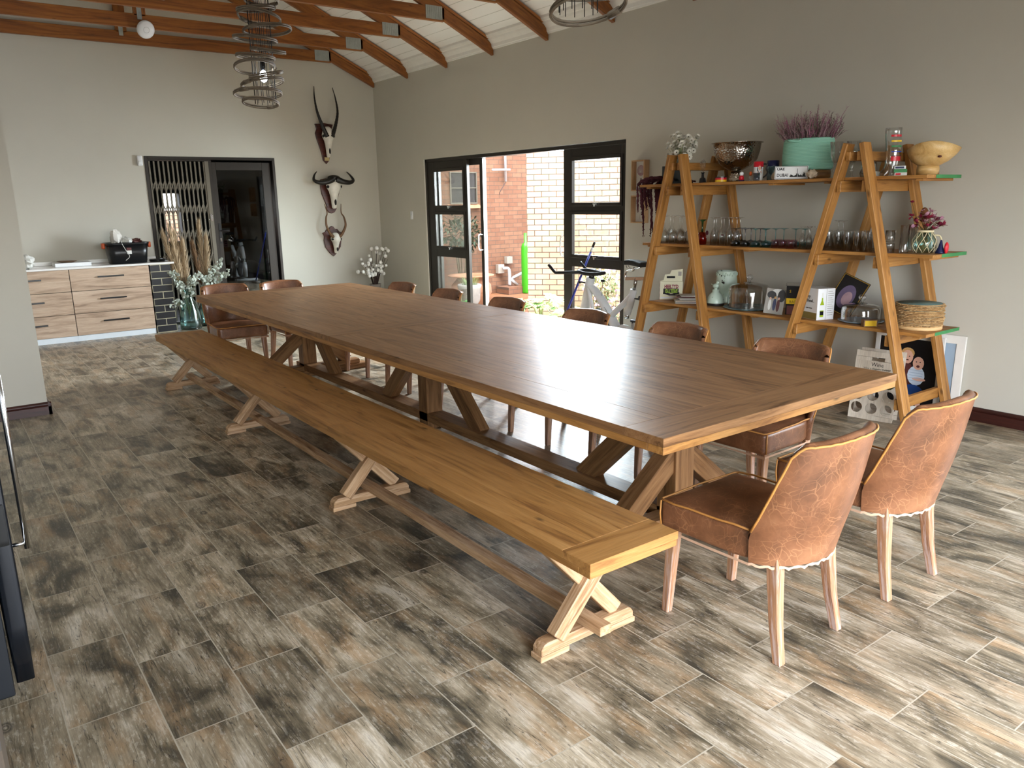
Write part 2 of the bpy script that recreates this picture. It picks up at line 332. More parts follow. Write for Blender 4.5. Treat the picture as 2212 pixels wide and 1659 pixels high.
        for i in range(n):
            for j in range(n):
                for a in (0, n):
                    f = (V(a, i, j), V(a, i + 1, j), V(a, i + 1, j + 1), V(a, i, j + 1)); fs.append(f if a else f[::-1])
                    f = (V(i, a, j), V(i, a, j + 1), V(i + 1, a, j + 1), V(i + 1, a, j)); fs.append(f if a else f[::-1])
                    f = (V(i, j, a), V(i + 1, j, a), V(i + 1, j + 1, a), V(i, j + 1, a)); fs.append(f if a else f[::-1])
        s.add(vs, fs, m, True)
    def ball(s, c, r, n=10, m=0):
        if isinstance(r, (int, float)): r = (r, r, r)
        c = Vector(c); vs = []; k = n // 2 + 1
        for i in range(k + 1):
            th = PI * i / k
            for j in range(n):
                a = 2 * PI * j / n; vs.append(c + Vector((r[0] * math.sin(th) * math.cos(a), r[1] * math.sin(th) * math.sin(a), r[2] * math.cos(th))))
        s.add(vs, [(i * n + j, (i + 1) * n + j, (i + 1) * n + (j + 1) % n, i * n + (j + 1) % n) for i in range(k) for j in range(n)], m, True)
    def grid(s, fn, nu, nv, m=0, smooth=True, flip=False):
        vs = [fn(i / nu, j / nv) for i in range(nu + 1) for j in range(nv + 1)]
        fs = []
        for i in range(nu):
            for j in range(nv):
                a = i * (nv + 1) + j; f = (a, a + nv + 1, a + nv + 2, a + 1); fs.append(f[::-1] if flip else f)
        s.add(vs, fs, m, smooth)
    def leaf(s, p, d, up, L, w, m=0, fold=.15):
        p, d, up = Vector(p), Vector(d).normalized(), Vector(up); sd = d.cross(up)
        if sd.length < 1e-4: sd = d.orthogonal()
        sd.normalize(); nn = sd.cross(d)
        s.add([p, p + d * L * .35 + sd * w / 2 + nn * w * fold, p + d * L * .75 + sd * w * .36 + nn * w * fold, p + d * L, p + d * L * .75 - sd * w * .36 + nn * w * fold, p + d * L * .35 - sd * w / 2 + nn * w * fold, p + d * L * .5], [(0, 1, 6), (1, 2, 6), (2, 3, 6), (3, 4, 6), (4, 5, 6), (5, 0, 6)], m, True)
    def disc(s, p, nrm, r, n=7, m=0):
        p, nrm = Vector(p), Vector(nrm).normalized(); a = nrm.orthogonal().normalized(); b = nrm.cross(a)
        s.add([p + nrm * r * .25] + [p + a * r * math.cos(2 * PI * k / n) + b * r * math.sin(2 * PI * k / n) for k in range(n)], [(0, 1 + k, 1 + (k + 1) % n) for k in range(n)], m, True)
    def build(s, name, mats, parent=None, bevel=0, seg=1):
        me = bpy.data.meshes.new(name); me.from_pydata([tuple(v) for v in s.v], [], s.f)
        a = me.attributes.new('gr', 'FLOAT_VECTOR', 'POINT'); a.data.foreach_set('vector', [x for g in s.g for x in g])
        me.polygons.foreach_set('material_index', s.mi); me.polygons.foreach_set('use_smooth', s.sm)
        for k in ([mats] if isinstance(mats, str) else mats): me.materials.append(M[k])
        me.update(); o = bpy.data.objects.new(name, me); C.objects.link(o); o.location = s.off if parent is None else (0, 0, 0)
        if parent is not None: o.parent = parent
        if bevel:
            b = o.modifiers.new('bevel', 'BEVEL'); b.width = bevel; b.segments = seg; b.limit_method = 'ANGLE'; b.angle_limit = R(40)
        return o
def thing(name, label, cat, loc=(0, 0, 0), rz=0, group=None):
    o = bpy.data.objects.new(name, None); C.objects.link(o); o.location = loc; o.rotation_euler = (0, 0, rz); o.empty_display_size = .05
    o['label'] = label; o['category'] = cat
    if group: o['group'] = group
    return o
def tag(o, label, cat, group=None, kind=None):
    o['label'] = label; o['category'] = cat
    if group: o['group'] = group
    if kind: o['kind'] = kind
    return o
def struct(o): o['kind'] = 'structure'; return o
def kids(o): return [c for c in bpy.data.objects if c.parent == o]
def dup(root, loc, rz=None, label=None, group=None, scale=None):
    r = root.copy(); C.objects.link(r); r.location = loc
    if rz is not None: r.rotation_euler = (0, 0, rz)
    if label: r['label'] = label
    if group: r['group'] = group
    if scale: r.scale = scale
    for ch in kids(root):
        if ch.parent != root: continue
        c = ch.copy(); C.objects.link(c); c.parent = r
        for g in kids(ch):
            if g is c: continue
            d = g.copy(); C.objects.link(d); d.parent = c
    return r
def text(s, size, loc, right, up, mat, parent, name='lettering', ext=.0004, sx=1.0, align='CENTER', bold=0):
    cu = bpy.data.curves.new(name, 'FONT'); cu.body = s; cu.size = size; cu.extrude = ext; cu.align_x = align; cu.align_y = 'CENTER'; cu.resolution_u = 2; cu.offset = bold
    tmp = bpy.data.objects.new(name, cu); C.objects.link(tmp); bpy.context.view_layer.update()
    me = bpy.data.meshes.new_from_object(tmp.evaluated_get(bpy.context.evaluated_depsgraph_get())); bpy.data.objects.remove(tmp)
    me.materials.clear(); me.materials.append(M[mat]); o = bpy.data.objects.new(name, me); C.objects.link(o)
    r, u = Vector(right).normalized(), Vector(up).normalized(); n = r.cross(u)
    L = Vector(loc)
    if parent is not None: o.parent = parent; L = L - parent.location
    o.matrix_local = Matrix(((r.x * sx, u.x, n.x, L.x), (r.y * sx, u.y, n.y, L.y), (r.z * sx, u.z, n.z, L.z), (0, 0, 0, 1)))
    return o
ORD = ['first', 'second', 'third', 'fourth', 'fifth', 'sixth', 'seventh', 'eighth', 'ninth', 'tenth', 'eleventh', 'twelfth', 'thirteenth', 'fourteenth', 'fifteenth', 'sixteenth']
def arc(c, r, a0, a1, n, plane='xz'):
    out = []
    for i in range(n + 1):
        a = R(a0 + (a1 - a0) * i / n); x, y = r * math.cos(a), r * math.sin(a)
        out.append((c[0] + x, c[1], c[2] + y) if plane == 'xz' else ((c[0] + x, c[1] + y, c[2]) if plane == 'xy' else (c[0], c[1] + x, c[2] + y)))
    return out
def bez(p, n=12):
    # Catmull-Rom through points
    P = [Vector(q) for q in p]; P = [P[0] * 2 - P[1]] + P + [P[-1] * 2 - P[-2]]; out = []
    for i in range(1, len(P) - 2):
        for k in range(n):
            t = k / n; out.append(.5 * ((2 * P[i]) + (P[i + 1] - P[i - 1]) * t + (2 * P[i - 1] - 5 * P[i] + 4 * P[i + 1] - P[i + 2]) * t * t + (3 * P[i] - P[i - 1] - 3 * P[i + 1] + P[i + 2]) * t ** 3))
    out.append(P[-2]); return out

# ---------------------------------------------------------------- room shell
XW, YF, XL, YB, XR = 5.888, 11.467, -1.09, -.8, 2.4     # right wall, far wall, left wall, back wall, ridge
CZ, SL = 3.51, .465                                       # ceiling height at the wall, pitch
b = MB(); b.box(XL - .2, XW + .2, YB - .2, 15.2, -.12, 0, 'y'); struct(b.build('floor', 'floor_tiles'))
b = MB()
b.box(XW, XW + .22, 10.03, YF + .2, 0, 3.75, 'y'); b.box(XW, XW + .22, 5.955, 10.03, 2.195, 3.75, 'y')
b.box(XW, XW + .22, 1.2, 5.955, 0, 3.75, 'y'); b.box(XW, XW + .22, -.5, 1.2, 2.2, 3.75, 'y'); b.box(XW, XW + .22, -.5, 1.2, 0, .3, 'y'); b.box(XW, XW + .22, YB - .2, -.5, 0, 3.75, 'y')
struct(b.build('wall_right', 'wall_paint'))
b = MB(); rz = 3.75 + (XW - XR) * SL
b.box(XL, 2.475, YF, YF + .2, 0, 3.4, 'x'); b.box(2.475, 4.235, YF, YF + .2, 2.262, 3.4, 'x'); b.box(4.235, XW, YF, YF + .2, 0, 3.4, 'x')
b.prism([(XL, YF, 3.4), (XW, YF, 3.4), (XW, YF, 3.6), (XR, YF, 3.6 + (XW - XR) * SL), (XL, YF, 3.6)], (0, .2, 0))
struct(b.build('wall_far', 'wall_paint'))
b = MB(); b.box(XL - .2, XL, YB - .2, YF + .2, 0, 3.75, 'y'); struct(b.build('wall_left', 'wall_paint'))
b = MB(); b.box(XL, -.1, YB - .2, YB, 0, 3.4, 'x'); b.box(4.1, XW, YB - .2, YB, 0, 3.4, 'x'); b.box(-.1, 4.1, YB - .2, YB, 2.2, 3.4, 'x')
b.prism([(XL, YB, 3.4), (XW, YB, 3.4), (XW, YB, 3.6), (XR, YB, 3.6 + (XW - XR) * SL), (XL, YB, 3.6)], (0, -.2, 0))
struct(b.build('wall_back', 'wall_paint'))
b = MB(); b.box(XL, .588, 7.1, 7.32, 0, 3.62, 'x'); struct(b.build('wall_partition', 'wall_paint'))
b = MB()
for sx, x0 in ((1, XW + .2), (-1, XL - .2)):
    z0 = CZ - .2 * SL; zr = CZ + (XW - XR) * SL
    b.prism([(x0, YB - .2, z0), (XR, YB - .2, zr), (XR, YB - .2, zr + .12), (x0, YB - .2, z0 + .12)], (0, YF - YB + .4, 0))
struct(b.build('ceiling', 'ceiling_boards'))
def bb(name, p0, p1, inward):
    # moulded skirting: profile swept along a wall
    b = MB(); p0, p1, i = Vector(p0), Vector(p1), Vector(inward)
    prof = [(0, 0), (.022, 0), (.022, .066), (.014, .072), (.019, .08), (.019, .088), (.008, .098), (0, .1)]
    L = (p1 - p0).length; poly = [p0 + i * a + Vector((0, 0, z)) for a, z in prof]
    gr = [(0, a, z) for a, z in prof] + [(L, a, z) for a, z in prof]
    b.prism(poly, p1 - p0, 0, False, None, gr); return struct(b.build(name, 'baseboard_wood'))
bb('baseboard_right', (XW, 1.2, 0), (XW, 5.95, 0), (-1, 0, 0)); bb('baseboard_right_end', (XW, 10.04, 0), (XW, YF, 0), (-1, 0, 0))
bb('baseboard_far', (4.24, YF, 0), (XW, YF, 0), (0, -1, 0))
bb('baseboard_partition', (XL, 7.1, 0), (.612, 7.1, 0), (0, -1, 0)); bb('baseboard_partition_end', (.588, 7.078, 0), (.588, 7.32, 0), (1, 0, 0))
# cornice on the right wall
b = MB(); prof = [(0, -.115), (.016, -.115), (.02, -.10), (.03, -.095), (.036, -.06), (.075, -.02), (.085, .0), (.10, .005), (.12, .03), (.12, .06), (0, .0)]
poly = [(XW - a, YB, CZ + z) for a, z in prof]; b.prism(poly, (0, YF - YB, 0)); struct(b.build('trim_1', 'white_paint'))

# ---------------------------------------------------------------- roof trusses
def truss(y, label):
    T = thing('roof_truss', label, 'roof truss', (XR, y, 3.63), 0, 'exposed roof trusses'); o = T.location; t = .048
    b = MB(o); b.board((XR - 2.80, y, 3.703), (XR + 2.80, y, 3.703), t, .150, seed=None); b.build('tie_beam', 'truss_wood', T, .003)
    for s in (1, -1):
        X = lambda d: XR + s * d
        H = XW - XR
        zb = lambda d: 3.325 + (H - d) * SL
        b = MB(o)
        poly = [(X(H - .004), y - t / 2, 3.325), (X(H - .004), y - t / 2, 3.385), (X(H - .03), y - t / 2, 3.43), (X(H - .022), y - t / 2, 3.455), (X(H - .055), y - t / 2, 3.46 + .02), (X(.0), y - t / 2, zb(0) + .155), (X(0), y - t / 2, zb(0))]
        if s < 0: poly = poly[::-1]
        gr = [((p[0] - XR) * 1.1, 0, p[2] + (p[0] - XR) * s * SL) for p in poly]; gr = gr + [(g[0], t, g[2]) for g in gr]
        b.prism(poly, (0, t, 0), 0, False, None, gr); b.build('rafter', 'truss_wood', T, .003)
        b = MB(o); p0 = (X(H - .075), y, zb(H - .075) + .166 - .012); p1 = (X(.05), y, zb(.05) + .166 - .012)
        b.board(p0, p1, t + .012, .028); b.build('top_batten', 'batten_wood', T, .002)
        b = MB(o)
        for k in range(9):
            x = X(2.55 + k * .0245); b.box(min(x, x + s * .017), max(x, x + s * .017), y - t / 2 - .004, y - t / 2, 3.645, 3.785, 'z')
        x0, x1 = sorted((X(2.55), X(2.77))); b.box(x0, x1, y - t / 2 - .0018, y - t / 2, 3.643, 3.787, 'x'); b.build('gusset_plate', 'galvanised', T)
    b = MB(o); b.board((XR - .02, y, 3.76), (XR - .02, y, 5.02), .13, t, (0, 1, 0)); b.build('king_post', 'truss_wood', T, .003)
    b = MB(o); b.box(XR - .05, XR - .0, y - t / 2 - .004, y - t / 2, 3.72, 3.86, 'z'); b.build('nail_plate', 'galvanised', T)
    return T
for k in range(9):
    y = 11.43 - k * 1.055
    lab = 'orange stained timber roof truss ' + ('touching the far wall' if k == 0 else ('carrying the white disc near the far wall' if k == 1 else '%s one out from the far wall' % ORD[k]))
    if k == 0: T0 = truss(y, lab)
    else: dup(T0, (XR, y, 3.63), 0, lab)
# white disc (access point) hanging on the near face of the second truss
T = thing('ceiling_disc_sensor', 'round white disc sensor on a beam of the second truss', 'sensor', (2.42, 10.345, 3.60))
b = MB(T.location); ax = (.15, -1, -.42)
b.lathe([(0, .03), (.05, .03), (.085, .024), (.10, .012), (.1, 0), (.0, 0)], (2.42, 10.335, 3.615), 32, 0, True, ax); b.build('housing', 'white_plastic', T)
b = MB(T.location); b.lathe([(.032, .0312), (.034, .0312), (.034, .0305), (.032, .0305)], (2.42, 10.335, 3.615), 32, 0, True, ax); b.build('ring', 'grey_plastic', T)
b = MB(T.location); b.box(2.36, 2.48, 10.325, 10.346, 3.6, 3.66, 'x'); b.build('bracket', 'black_plastic', T)

# ---------------------------------------------------------------- patio door in the right wall
XD = 5.94
D = thing('door_1', 'dark bronze aluminium sliding patio door standing open to the garden', 'door', (XD, 7.99, 0)); struct(D)
o = D.location; F = 'bronze_frame'
b = MB(o)
b.box(XD - .035, XD + .07, 5.957, 10.026, 2.15, 2.19, 'y'); b.box(XD - .035, XD + .07, 5.957, 10.026, 0, .045, 'y')
b.box(XD - .035, XD + .07, 5.957, 5.985, 0, 2.19, 'z'); b.box(XD - .035, XD + .07, 9.985, 10.026, 0, 2.19, 'z')
b.build('outer_frame', F, D, .002)
def panel(y0, y1, x, rails, name, g):
    # rails: list of (z0, z1) glass openings, stiles wide st
    b = MB(o); s0, s1 = g
    zs = sorted(rails); z = .045
    b.box(x - .022, x + .022, y0, s0, .045, 2.15, 'z'); b.box(x - .022, x + .022, s1, y1, .045, 2.15, 'z')
    for z0, z1 in zs: b.box(x - .022, x + .022, s0, s1, z, z0, 'y'); z = z1
    b.box(x - .022, x + .022, s0, s1, z, 2.15, 'y')
    for z0, z1 in zs[1:]:   # raised opening sashes
        for (a, c, d, e) in ((s0 - .02, s0 + .012, z0 - .03, z1 + .03), (s1 - .012, s1 + .02, z0 - .03, z1 + .03)): b.box(x - .034, x - .02, a, c, d, e, 'z')
        b.box(x - .034, x - .02, s0, s1, z0 - .03, z0 + .008, 'y'); b.box(x - .034, x - .02, s0, s1, z1 - .008, z1 + .03, 'y')
    P = b.build(name, F, D, .002)
    for z0, z1 in zs:
        b = MB((0, 0, 0)); b.box(x - .003 - XD, x + .003 - XD, s0 - 7.99, s1 - 7.99, z0, z1, 'y'); b.build('pane', 'pane', P)
    for z0, z1 in zs[1:]:
        ym = (s0 + s1) / 2; b = MB((0, 0, 0)); b.box(x - .05 - XD, x - .034 - XD, ym - .045 - 7.99, ym + .02 - 7.99, z0 - .012, z0 - .002, 'y'); b.box(x - .046 - XD, x - .034 - XD, ym - .012 - 7.99, ym + .012 - 7.99, z0 - .035, z0 - .005, 'z'); b.build('window_catch', 'chrome', P)
    return P
panel(8.965, 9.985, XD, [(.10, .838), (.98, 1.435), (1.545, 2.02)], 'fixed_panel', (9.05, 9.80))
panel(5.985, 6.972, XD, [(.10, .857), (.987, 1.446), (1.56, 2.028)], 'fixed_panel', (6.045, 6.83))
P = panel(8.66, 9.86, XD + .05, [(.10, 2.07)], 'sliding_panel', (8.735, 9.775))
b = MB((0, 0, 0)); b.box(5.962 - XD, 6.012 - XD, 8.652 - 7.99, 8.66 - 7.99, .05, 2.14, 'z'); b.build('edge_strip', 'white_paint', P)
b = MB((0, 0, 0)); b.tube(bez([(5.965 - XD, .70, 1.17), (5.90 - XD, .70, 1.165), (5.895 - XD, .70, 1.07), (5.90 - XD, .70, .975), (5.965 - XD, .70, .97)], 5), .009, 8); b.build('pull_handle', 'white_plastic', P)
b = MB(o); b.tube(bez([(5.92, 6.99, 1.2), (5.90, 7.005, 1.18), (5.895, 7.01, 1.08), (5.90, 7.005, .98), (5.92, 6.99, .96)], 4), .008, 8); b.build('pull_handle', 'chrome', D)
b = MB(); b.box(XW + .001, XW + .05, 10.027, 10.05, 0, 2.19, 'z'); struct(b.build('trim_2', 'reveal_paint'))

# ---------------------------------------------------------------- door in the far wall: steel frame, glass leaf, folding gate, dark room behind
D2 = thing('door_2', 'dark glass door leaf and frame in the far wall beside the folding gate', 'door', (3.35, YF, 0)); struct(D2); o = D2.location
b = MB(o); b.box(2.475, 2.515, YF - .012, YF + .1, 0, 2.262, 'z'); b.box(4.195, 4.235, YF - .012, YF + .1, 0, 2.262, 'z'); b.box(2.515, 4.195, YF - .012, YF + .1, 2.225, 2.262, 'x'); b.box(3.30, 3.345, YF + .02, YF + .1, 0, 2.225, 'z')
b.build('frame', 'dark_metal', D2, .003)
b = MB(o); b.box(3.345, 3.405, YF + .04, YF + .085, .03, 2.2, 'z'); b.box(4.055, 4.175, YF + .04, YF + .085, .03, 2.2, 'z'); b.box(3.405, 4.055, YF + .04, YF + .085, 2.09, 2.2, 'x'); b.box(3.405, 4.055, YF + .04, YF + .085, .03, .13, 'x')
lf = b.build('leaf', 'dark_metal', D2, .003)
b = MB((3.35, YF, 0)); b.box(3.405, 4.055, YF + .058, YF + .064, .13, 2.09, 'x'); b.build('pane', 'door_pane', lf).parent = lf
b = MB(o); b.box(3.362, 3.392, YF + .032, YF + .04, 1.08, 1.36, 'z'); b.tube([(3.377, YF + .036, 1.26), (3.377, YF - .02, 1.26), (3.49, YF - .025, 1.26)], .009, 8); b.build('lever_handle', 'black_plastic', D2)
b = MB(o); b.box(3.368, 3.386, YF + .029, YF + .033, 1.11, 1.16, 'z'); b.build('lock_plate', 'chrome', D2)
# folding security gate
G = thing('folding_security_gate', 'closed grey trellis security gate in the left half of the far doorway', 'security gate', (2.9, YF + .0, 0)); o = G.location
xs = [2.535 + i * .0585 for i in range(13)]
for i, x in enumerate(xs):
    b = MB(o); b.box(x - .0115, x + .0115, YF + .010, YF + .028, .05, 2.2, 'z'); b.build('upright', 'gate_metal', G, .002)
for zc in (.30, .62, .95, 1.28, 1.62, 1.93):
    b = MB(o)
    for i in range(12):
        for dz in ((-.075, .075), (.075, -.075)):
            yy = YF + (.008 if dz[0] < 0 else .031); b.board((xs[i], yy, zc + dz[0] - .05), (xs[i + 1], yy, zc + dz[1] - .05), .004, .014)
    b.build('lattice_row', 'gate_metal', G)
for zc in (.43, .95, 1.42):
    b = MB(o)
    for x in xs: b.ball((x, YF + .008, zc), .006, 6)
    b.build('rivet_row', 'chrome', G)
b = MB(o); b.box(3.243, 3.298, YF + .0, YF + .04, .03, 2.22, 'z'); b.build('lock_stile', 'gate_metal', G, .003)
b = MB(o); b.box(3.256, 3.285, YF - .006, YF + .0, 1.40, 1.49, 'z'); b.build('lock_case', 'chrome', G)
b = MB(o); b.box(2.515, 3.30, YF - .002, YF + .045, 2.205, 2.225, 'x'); b.build('track', 'dark_metal', G)
b = MB(o); b.box(2.515, 3.30, YF - .002, YF + .045, 0, .03, 'x'); b.build('track', 'dark_metal', G)
# dark room beyond, with a window to the garden
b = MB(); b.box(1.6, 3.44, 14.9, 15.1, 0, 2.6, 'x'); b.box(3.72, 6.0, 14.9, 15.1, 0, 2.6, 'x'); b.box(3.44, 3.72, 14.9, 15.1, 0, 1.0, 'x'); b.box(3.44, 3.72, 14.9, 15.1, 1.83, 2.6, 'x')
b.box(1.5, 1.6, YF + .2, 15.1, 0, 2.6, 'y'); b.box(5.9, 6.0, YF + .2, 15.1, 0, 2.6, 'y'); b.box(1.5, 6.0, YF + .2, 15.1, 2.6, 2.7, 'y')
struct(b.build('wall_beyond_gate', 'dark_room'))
b = MB(); b.box(1.5, 5.8, 18.0, 18.2, -.4, 1.52, 'x', 0, 0); struct(b.build('wall_garden_far', 'brick_sunlit'))
T = thing('laundry_bin', 'black bin standing in the dark room behind the glass door', 'bin', (4.2, 13.0, 0)); b = MB(T.location)
b.lathe([(0, 0), (.15, 0), (.17, .03), (.185, .55), (.18, .63)], (4.2, 13, 0), 20); b.build('body', 'black_soft', T)
b = MB(T.location); b.lathe([(.19, .63), (.19, .66), (.12, .71), (0, .72)], (4.2, 13, 0), 20); b.build('lid', 'black_plastic', T)
T = thing('green_umbrella', 'green umbrella with hooked handle seen through the dark glass door', 'umbrella', (4.5, 13.0, 0)); b = MB(T.location)
b.tube([(4.48, 13, .0), (4.49, 13, .5)], [.012, .045], 8); b.build('canopy', 'umbrella_green', T)
b = MB(T.location); b.tube(bez([(4.49, 13, .48), (4.495, 13, .62), (4.50, 13, .69), (4.54, 13, .73), (4.58, 13, .70)], 5), .012, 8); b.build('handle', 'umbrella_green', T)
T = thing('daybed', 'low dark seat with a pale pillow behind the glass door', 'daybed', (4.9, 13.6, 0)); b = MB(T.location)
b.rbox(4.4, 5.6, 13.2, 14.2, 0, .5, .05, 4); b.build('base', 'navy', T)
tp = MB((4.75, 13.5, .5)); tp.rbox(4.5, 5.0, 13.3, 13.7, .505, .62, .06, 6); tag(tp.build('pillow', 'pillow'), 'pale grey pillow on the dark seat behind the glass door', 'pillow')

# ---------------------------------------------------------------- wall fittings
T = thing('light_switch', 'white light switch plate on the right wall beside the patio door', 'light switch', (XW, 10.434, 1.414)); b = MB(T.location)
b.rbox(XW - .009, XW + .001, 10.40, 10.47, 1.355, 1.475, .004, 3); b.build('plate', 'white_plastic', T)
b = MB(T.location); b.rbox(XW - .013, XW - .008, 10.42, 10.45, 1.385, 1.415, .003, 3); b.build('rocker', 'white_gloss', T)
T = thing('alarm_sensor', 'small white motion sensor above left corner of far doorway', 'sensor', (2.42, YF, 2.2)); b = MB(T.location)
b.rbox(2.385, 2.45, YF - .045, YF + .001, 2.135, 2.265, .014, 5); b.build('housing', 'white_plastic', T)
b = MB(T.location); b.rbox(2.395, 2.44, YF - .05, YF - .04, 2.15, 2.20, .005, 3); b.build('lens', 'white_gloss', T)

# ---------------------------------------------------------------- long dining table
TX, TY, TZ = 2.785, 4.775, .78
T = thing('dining_table', 'very long brown plank dining table on trestle legs in the middle of the room', 'table', (TX, TY, 0)); o = T.location
x0, x1, y0, y1 = TX - .7985, TX + .7985, TY - 2.976, TY + 2.976
b = MB(o); th = .034
for ya, yb in ((y0, y0 + .2), (y1 - .2, y1), (TY - .11, TY + .11)):
    b = MB(o); b.box(x0, x1, ya, yb, TZ - th, TZ, 'x'); b.build('cross_board', 'table_wood', T, .002)
b = MB(o); n = 8; pw = (x1 - x0) / n
for (a, c) in ((y0 + .2, TY - .11), (TY + .11, y1 - .2)):
    for i in range(n): b.box(x0 + i * pw + .0002, x0 + (i + 1) * pw - .0002, a + .0005, c - .0005, TZ - th, TZ - rnd.uniform(0, .0008), 'y')
b.build('tabletop', 'table_wood', T, .0006)
b = MB(o); zb = TZ - .064
b.box(x0 + .002, x1 - .002, y0 + .002, y0 + .08, zb, TZ - th, 'x'); b.box(x0 + .002, x1 - .002, y1 - .08, y1 - .002, zb, TZ - th, 'x')
b.box(x0 + .002, x0 + .08, y0 + .08, y1 - .08, zb, TZ - th, 'y'); b.box(x1 - .08, x1 - .002, y0 + .08, y1 - .08, zb, TZ - th, 'y'); b.build('edge_rail', 'bench_wood', T, .002)
for k, y in enumerate((2.44, 4.79, 7.09)):
    b = MB(o); b.box(TX - .065, TX + .065, y - .06, y + .06, .058 if k != 1 else .0, zb, 'z'); b.build('post', 'table_wood', T, .003)
    b = MB(o); b.box(TX - .62, TX + .62, y - .05, y + .05, zb - .07, zb - .0005, 'x'); b.build('top_beam', 'table_wood', T, .003)
    if k != 1:
        b = MB(o); b.box(TX - .60, TX + .60, y - .06, y + .06, 0, .055, 'x'); b.box(TX - .52, TX + .52, y - .055, y + .055, .055, .1, 'x'); b.build('foot', 'table_wood', T, .006)
        for s in (-1, 1):
            b = MB(o); b.board((TX + s * .40, y, .105), (TX + s * .04, y, .40), .09, .10, (0, 0, 1)); b.build('knee_brace', 'table_wood', T, .003)
    for s in (-1, 1):
        if (k == 0 and s < 0) or (k == 2 and s > 0): continue
        b = MB(o); b.board((TX, y + s * .66, .095), (TX, y + s * .06, .72 - .05), .075, .115, (0, 0, 1)); b.build('diagonal_brace', 'table_wood', T, .003)
b = MB(o); b.box(TX - .065, TX + .065, 2.3, 7.23, .056, .122, 'y'); b.build('stretcher', 'table_wood', T, .003)

# ---------------------------------------------------------------- bench
BX, BY, BZ = 1.766, 4.669, .465
T = thing('long_bench', 'long honey-coloured wooden bench with crossed legs along the near side of the table', 'bench', (BX, BY, 0)); o = T.location
x0, x1, y0, y1 = BX - .209, BX + .209, BY - 2.962, BY + 2.962; th = .03
for ya, yb in ((y0, y0 + .14), (y1 - .14, y1)):
    b = MB(o); b.box(x0, x1, ya, yb, BZ - th, BZ, 'x'); b.build('end_board', 'bench_wood', T, .002)
b = MB(o); pw = (x1 - x0) / 3
for i in range(3):
    ya = y0 + .1405
    for yb in (BY - .9 + i * .5, y1 - .1405):
        b.box(x0 + i * pw + .0004, x0 + (i + 1) * pw - .0004, ya, yb - .0003, BZ - th, BZ, 'y'); ya = yb
b.build('seat_planks', 'bench_wood', T, .001)
b = MB(o); zb = BZ - .056
b.box(x0 + .003, x1 - .003, y0 + .004, y0 + .06, zb, BZ - th, 'x'); b.box(x0 + .003, x1 - .003, y1 - .06, y1 - .004, zb, BZ - th, 'x')
b.box(x0 + .003, x0 + .05, y0 + .06, y1 - .06, zb, BZ - th, 'y'); b.box(x1 - .05, x1 - .003, y0 + .06, y1 - .06, zb, BZ - th, 'y'); b.build('edge_rail', 'bench_wood', T, .002)
for y in (1.965, 3.74, 5.57, 7.32):
    for s in (-1, 1):
        b = MB(o); b.board((BX + s * .155, y + s * .012, .070), (BX - s * .155, y + s * .012, zb), .05, .062, (0, 0, 1)); b.build('leg', 'bench_foot_wood', T, .003)
    b = MB(o); prof = [(-.228, .022), (-.228, .045), (-.215, .062), (-.20, .068), (.20, .068), (.215, .062), (.228, .045), (.228, .022)]
    b.prism([(BX + a, y - .027, z) for a, z in prof], (0, .054, 0), 0, False, None, [(a, 0, z) for a, z in prof] + [(a, .054, z) for a, z in prof])
    for s in (-1, 1): b.board((BX + s * .235, y, .0115), (BX + s * .10, y, .0115), .062, .023)
    b.build('foot', 'bench_foot_wood', T, .003)
b = MB(o); b.box(BX - .028, BX + .028, 1.85, 7.44, .068, .105, 'y'); b.build('stretcher', 'bench_foot_wood', T, .002)

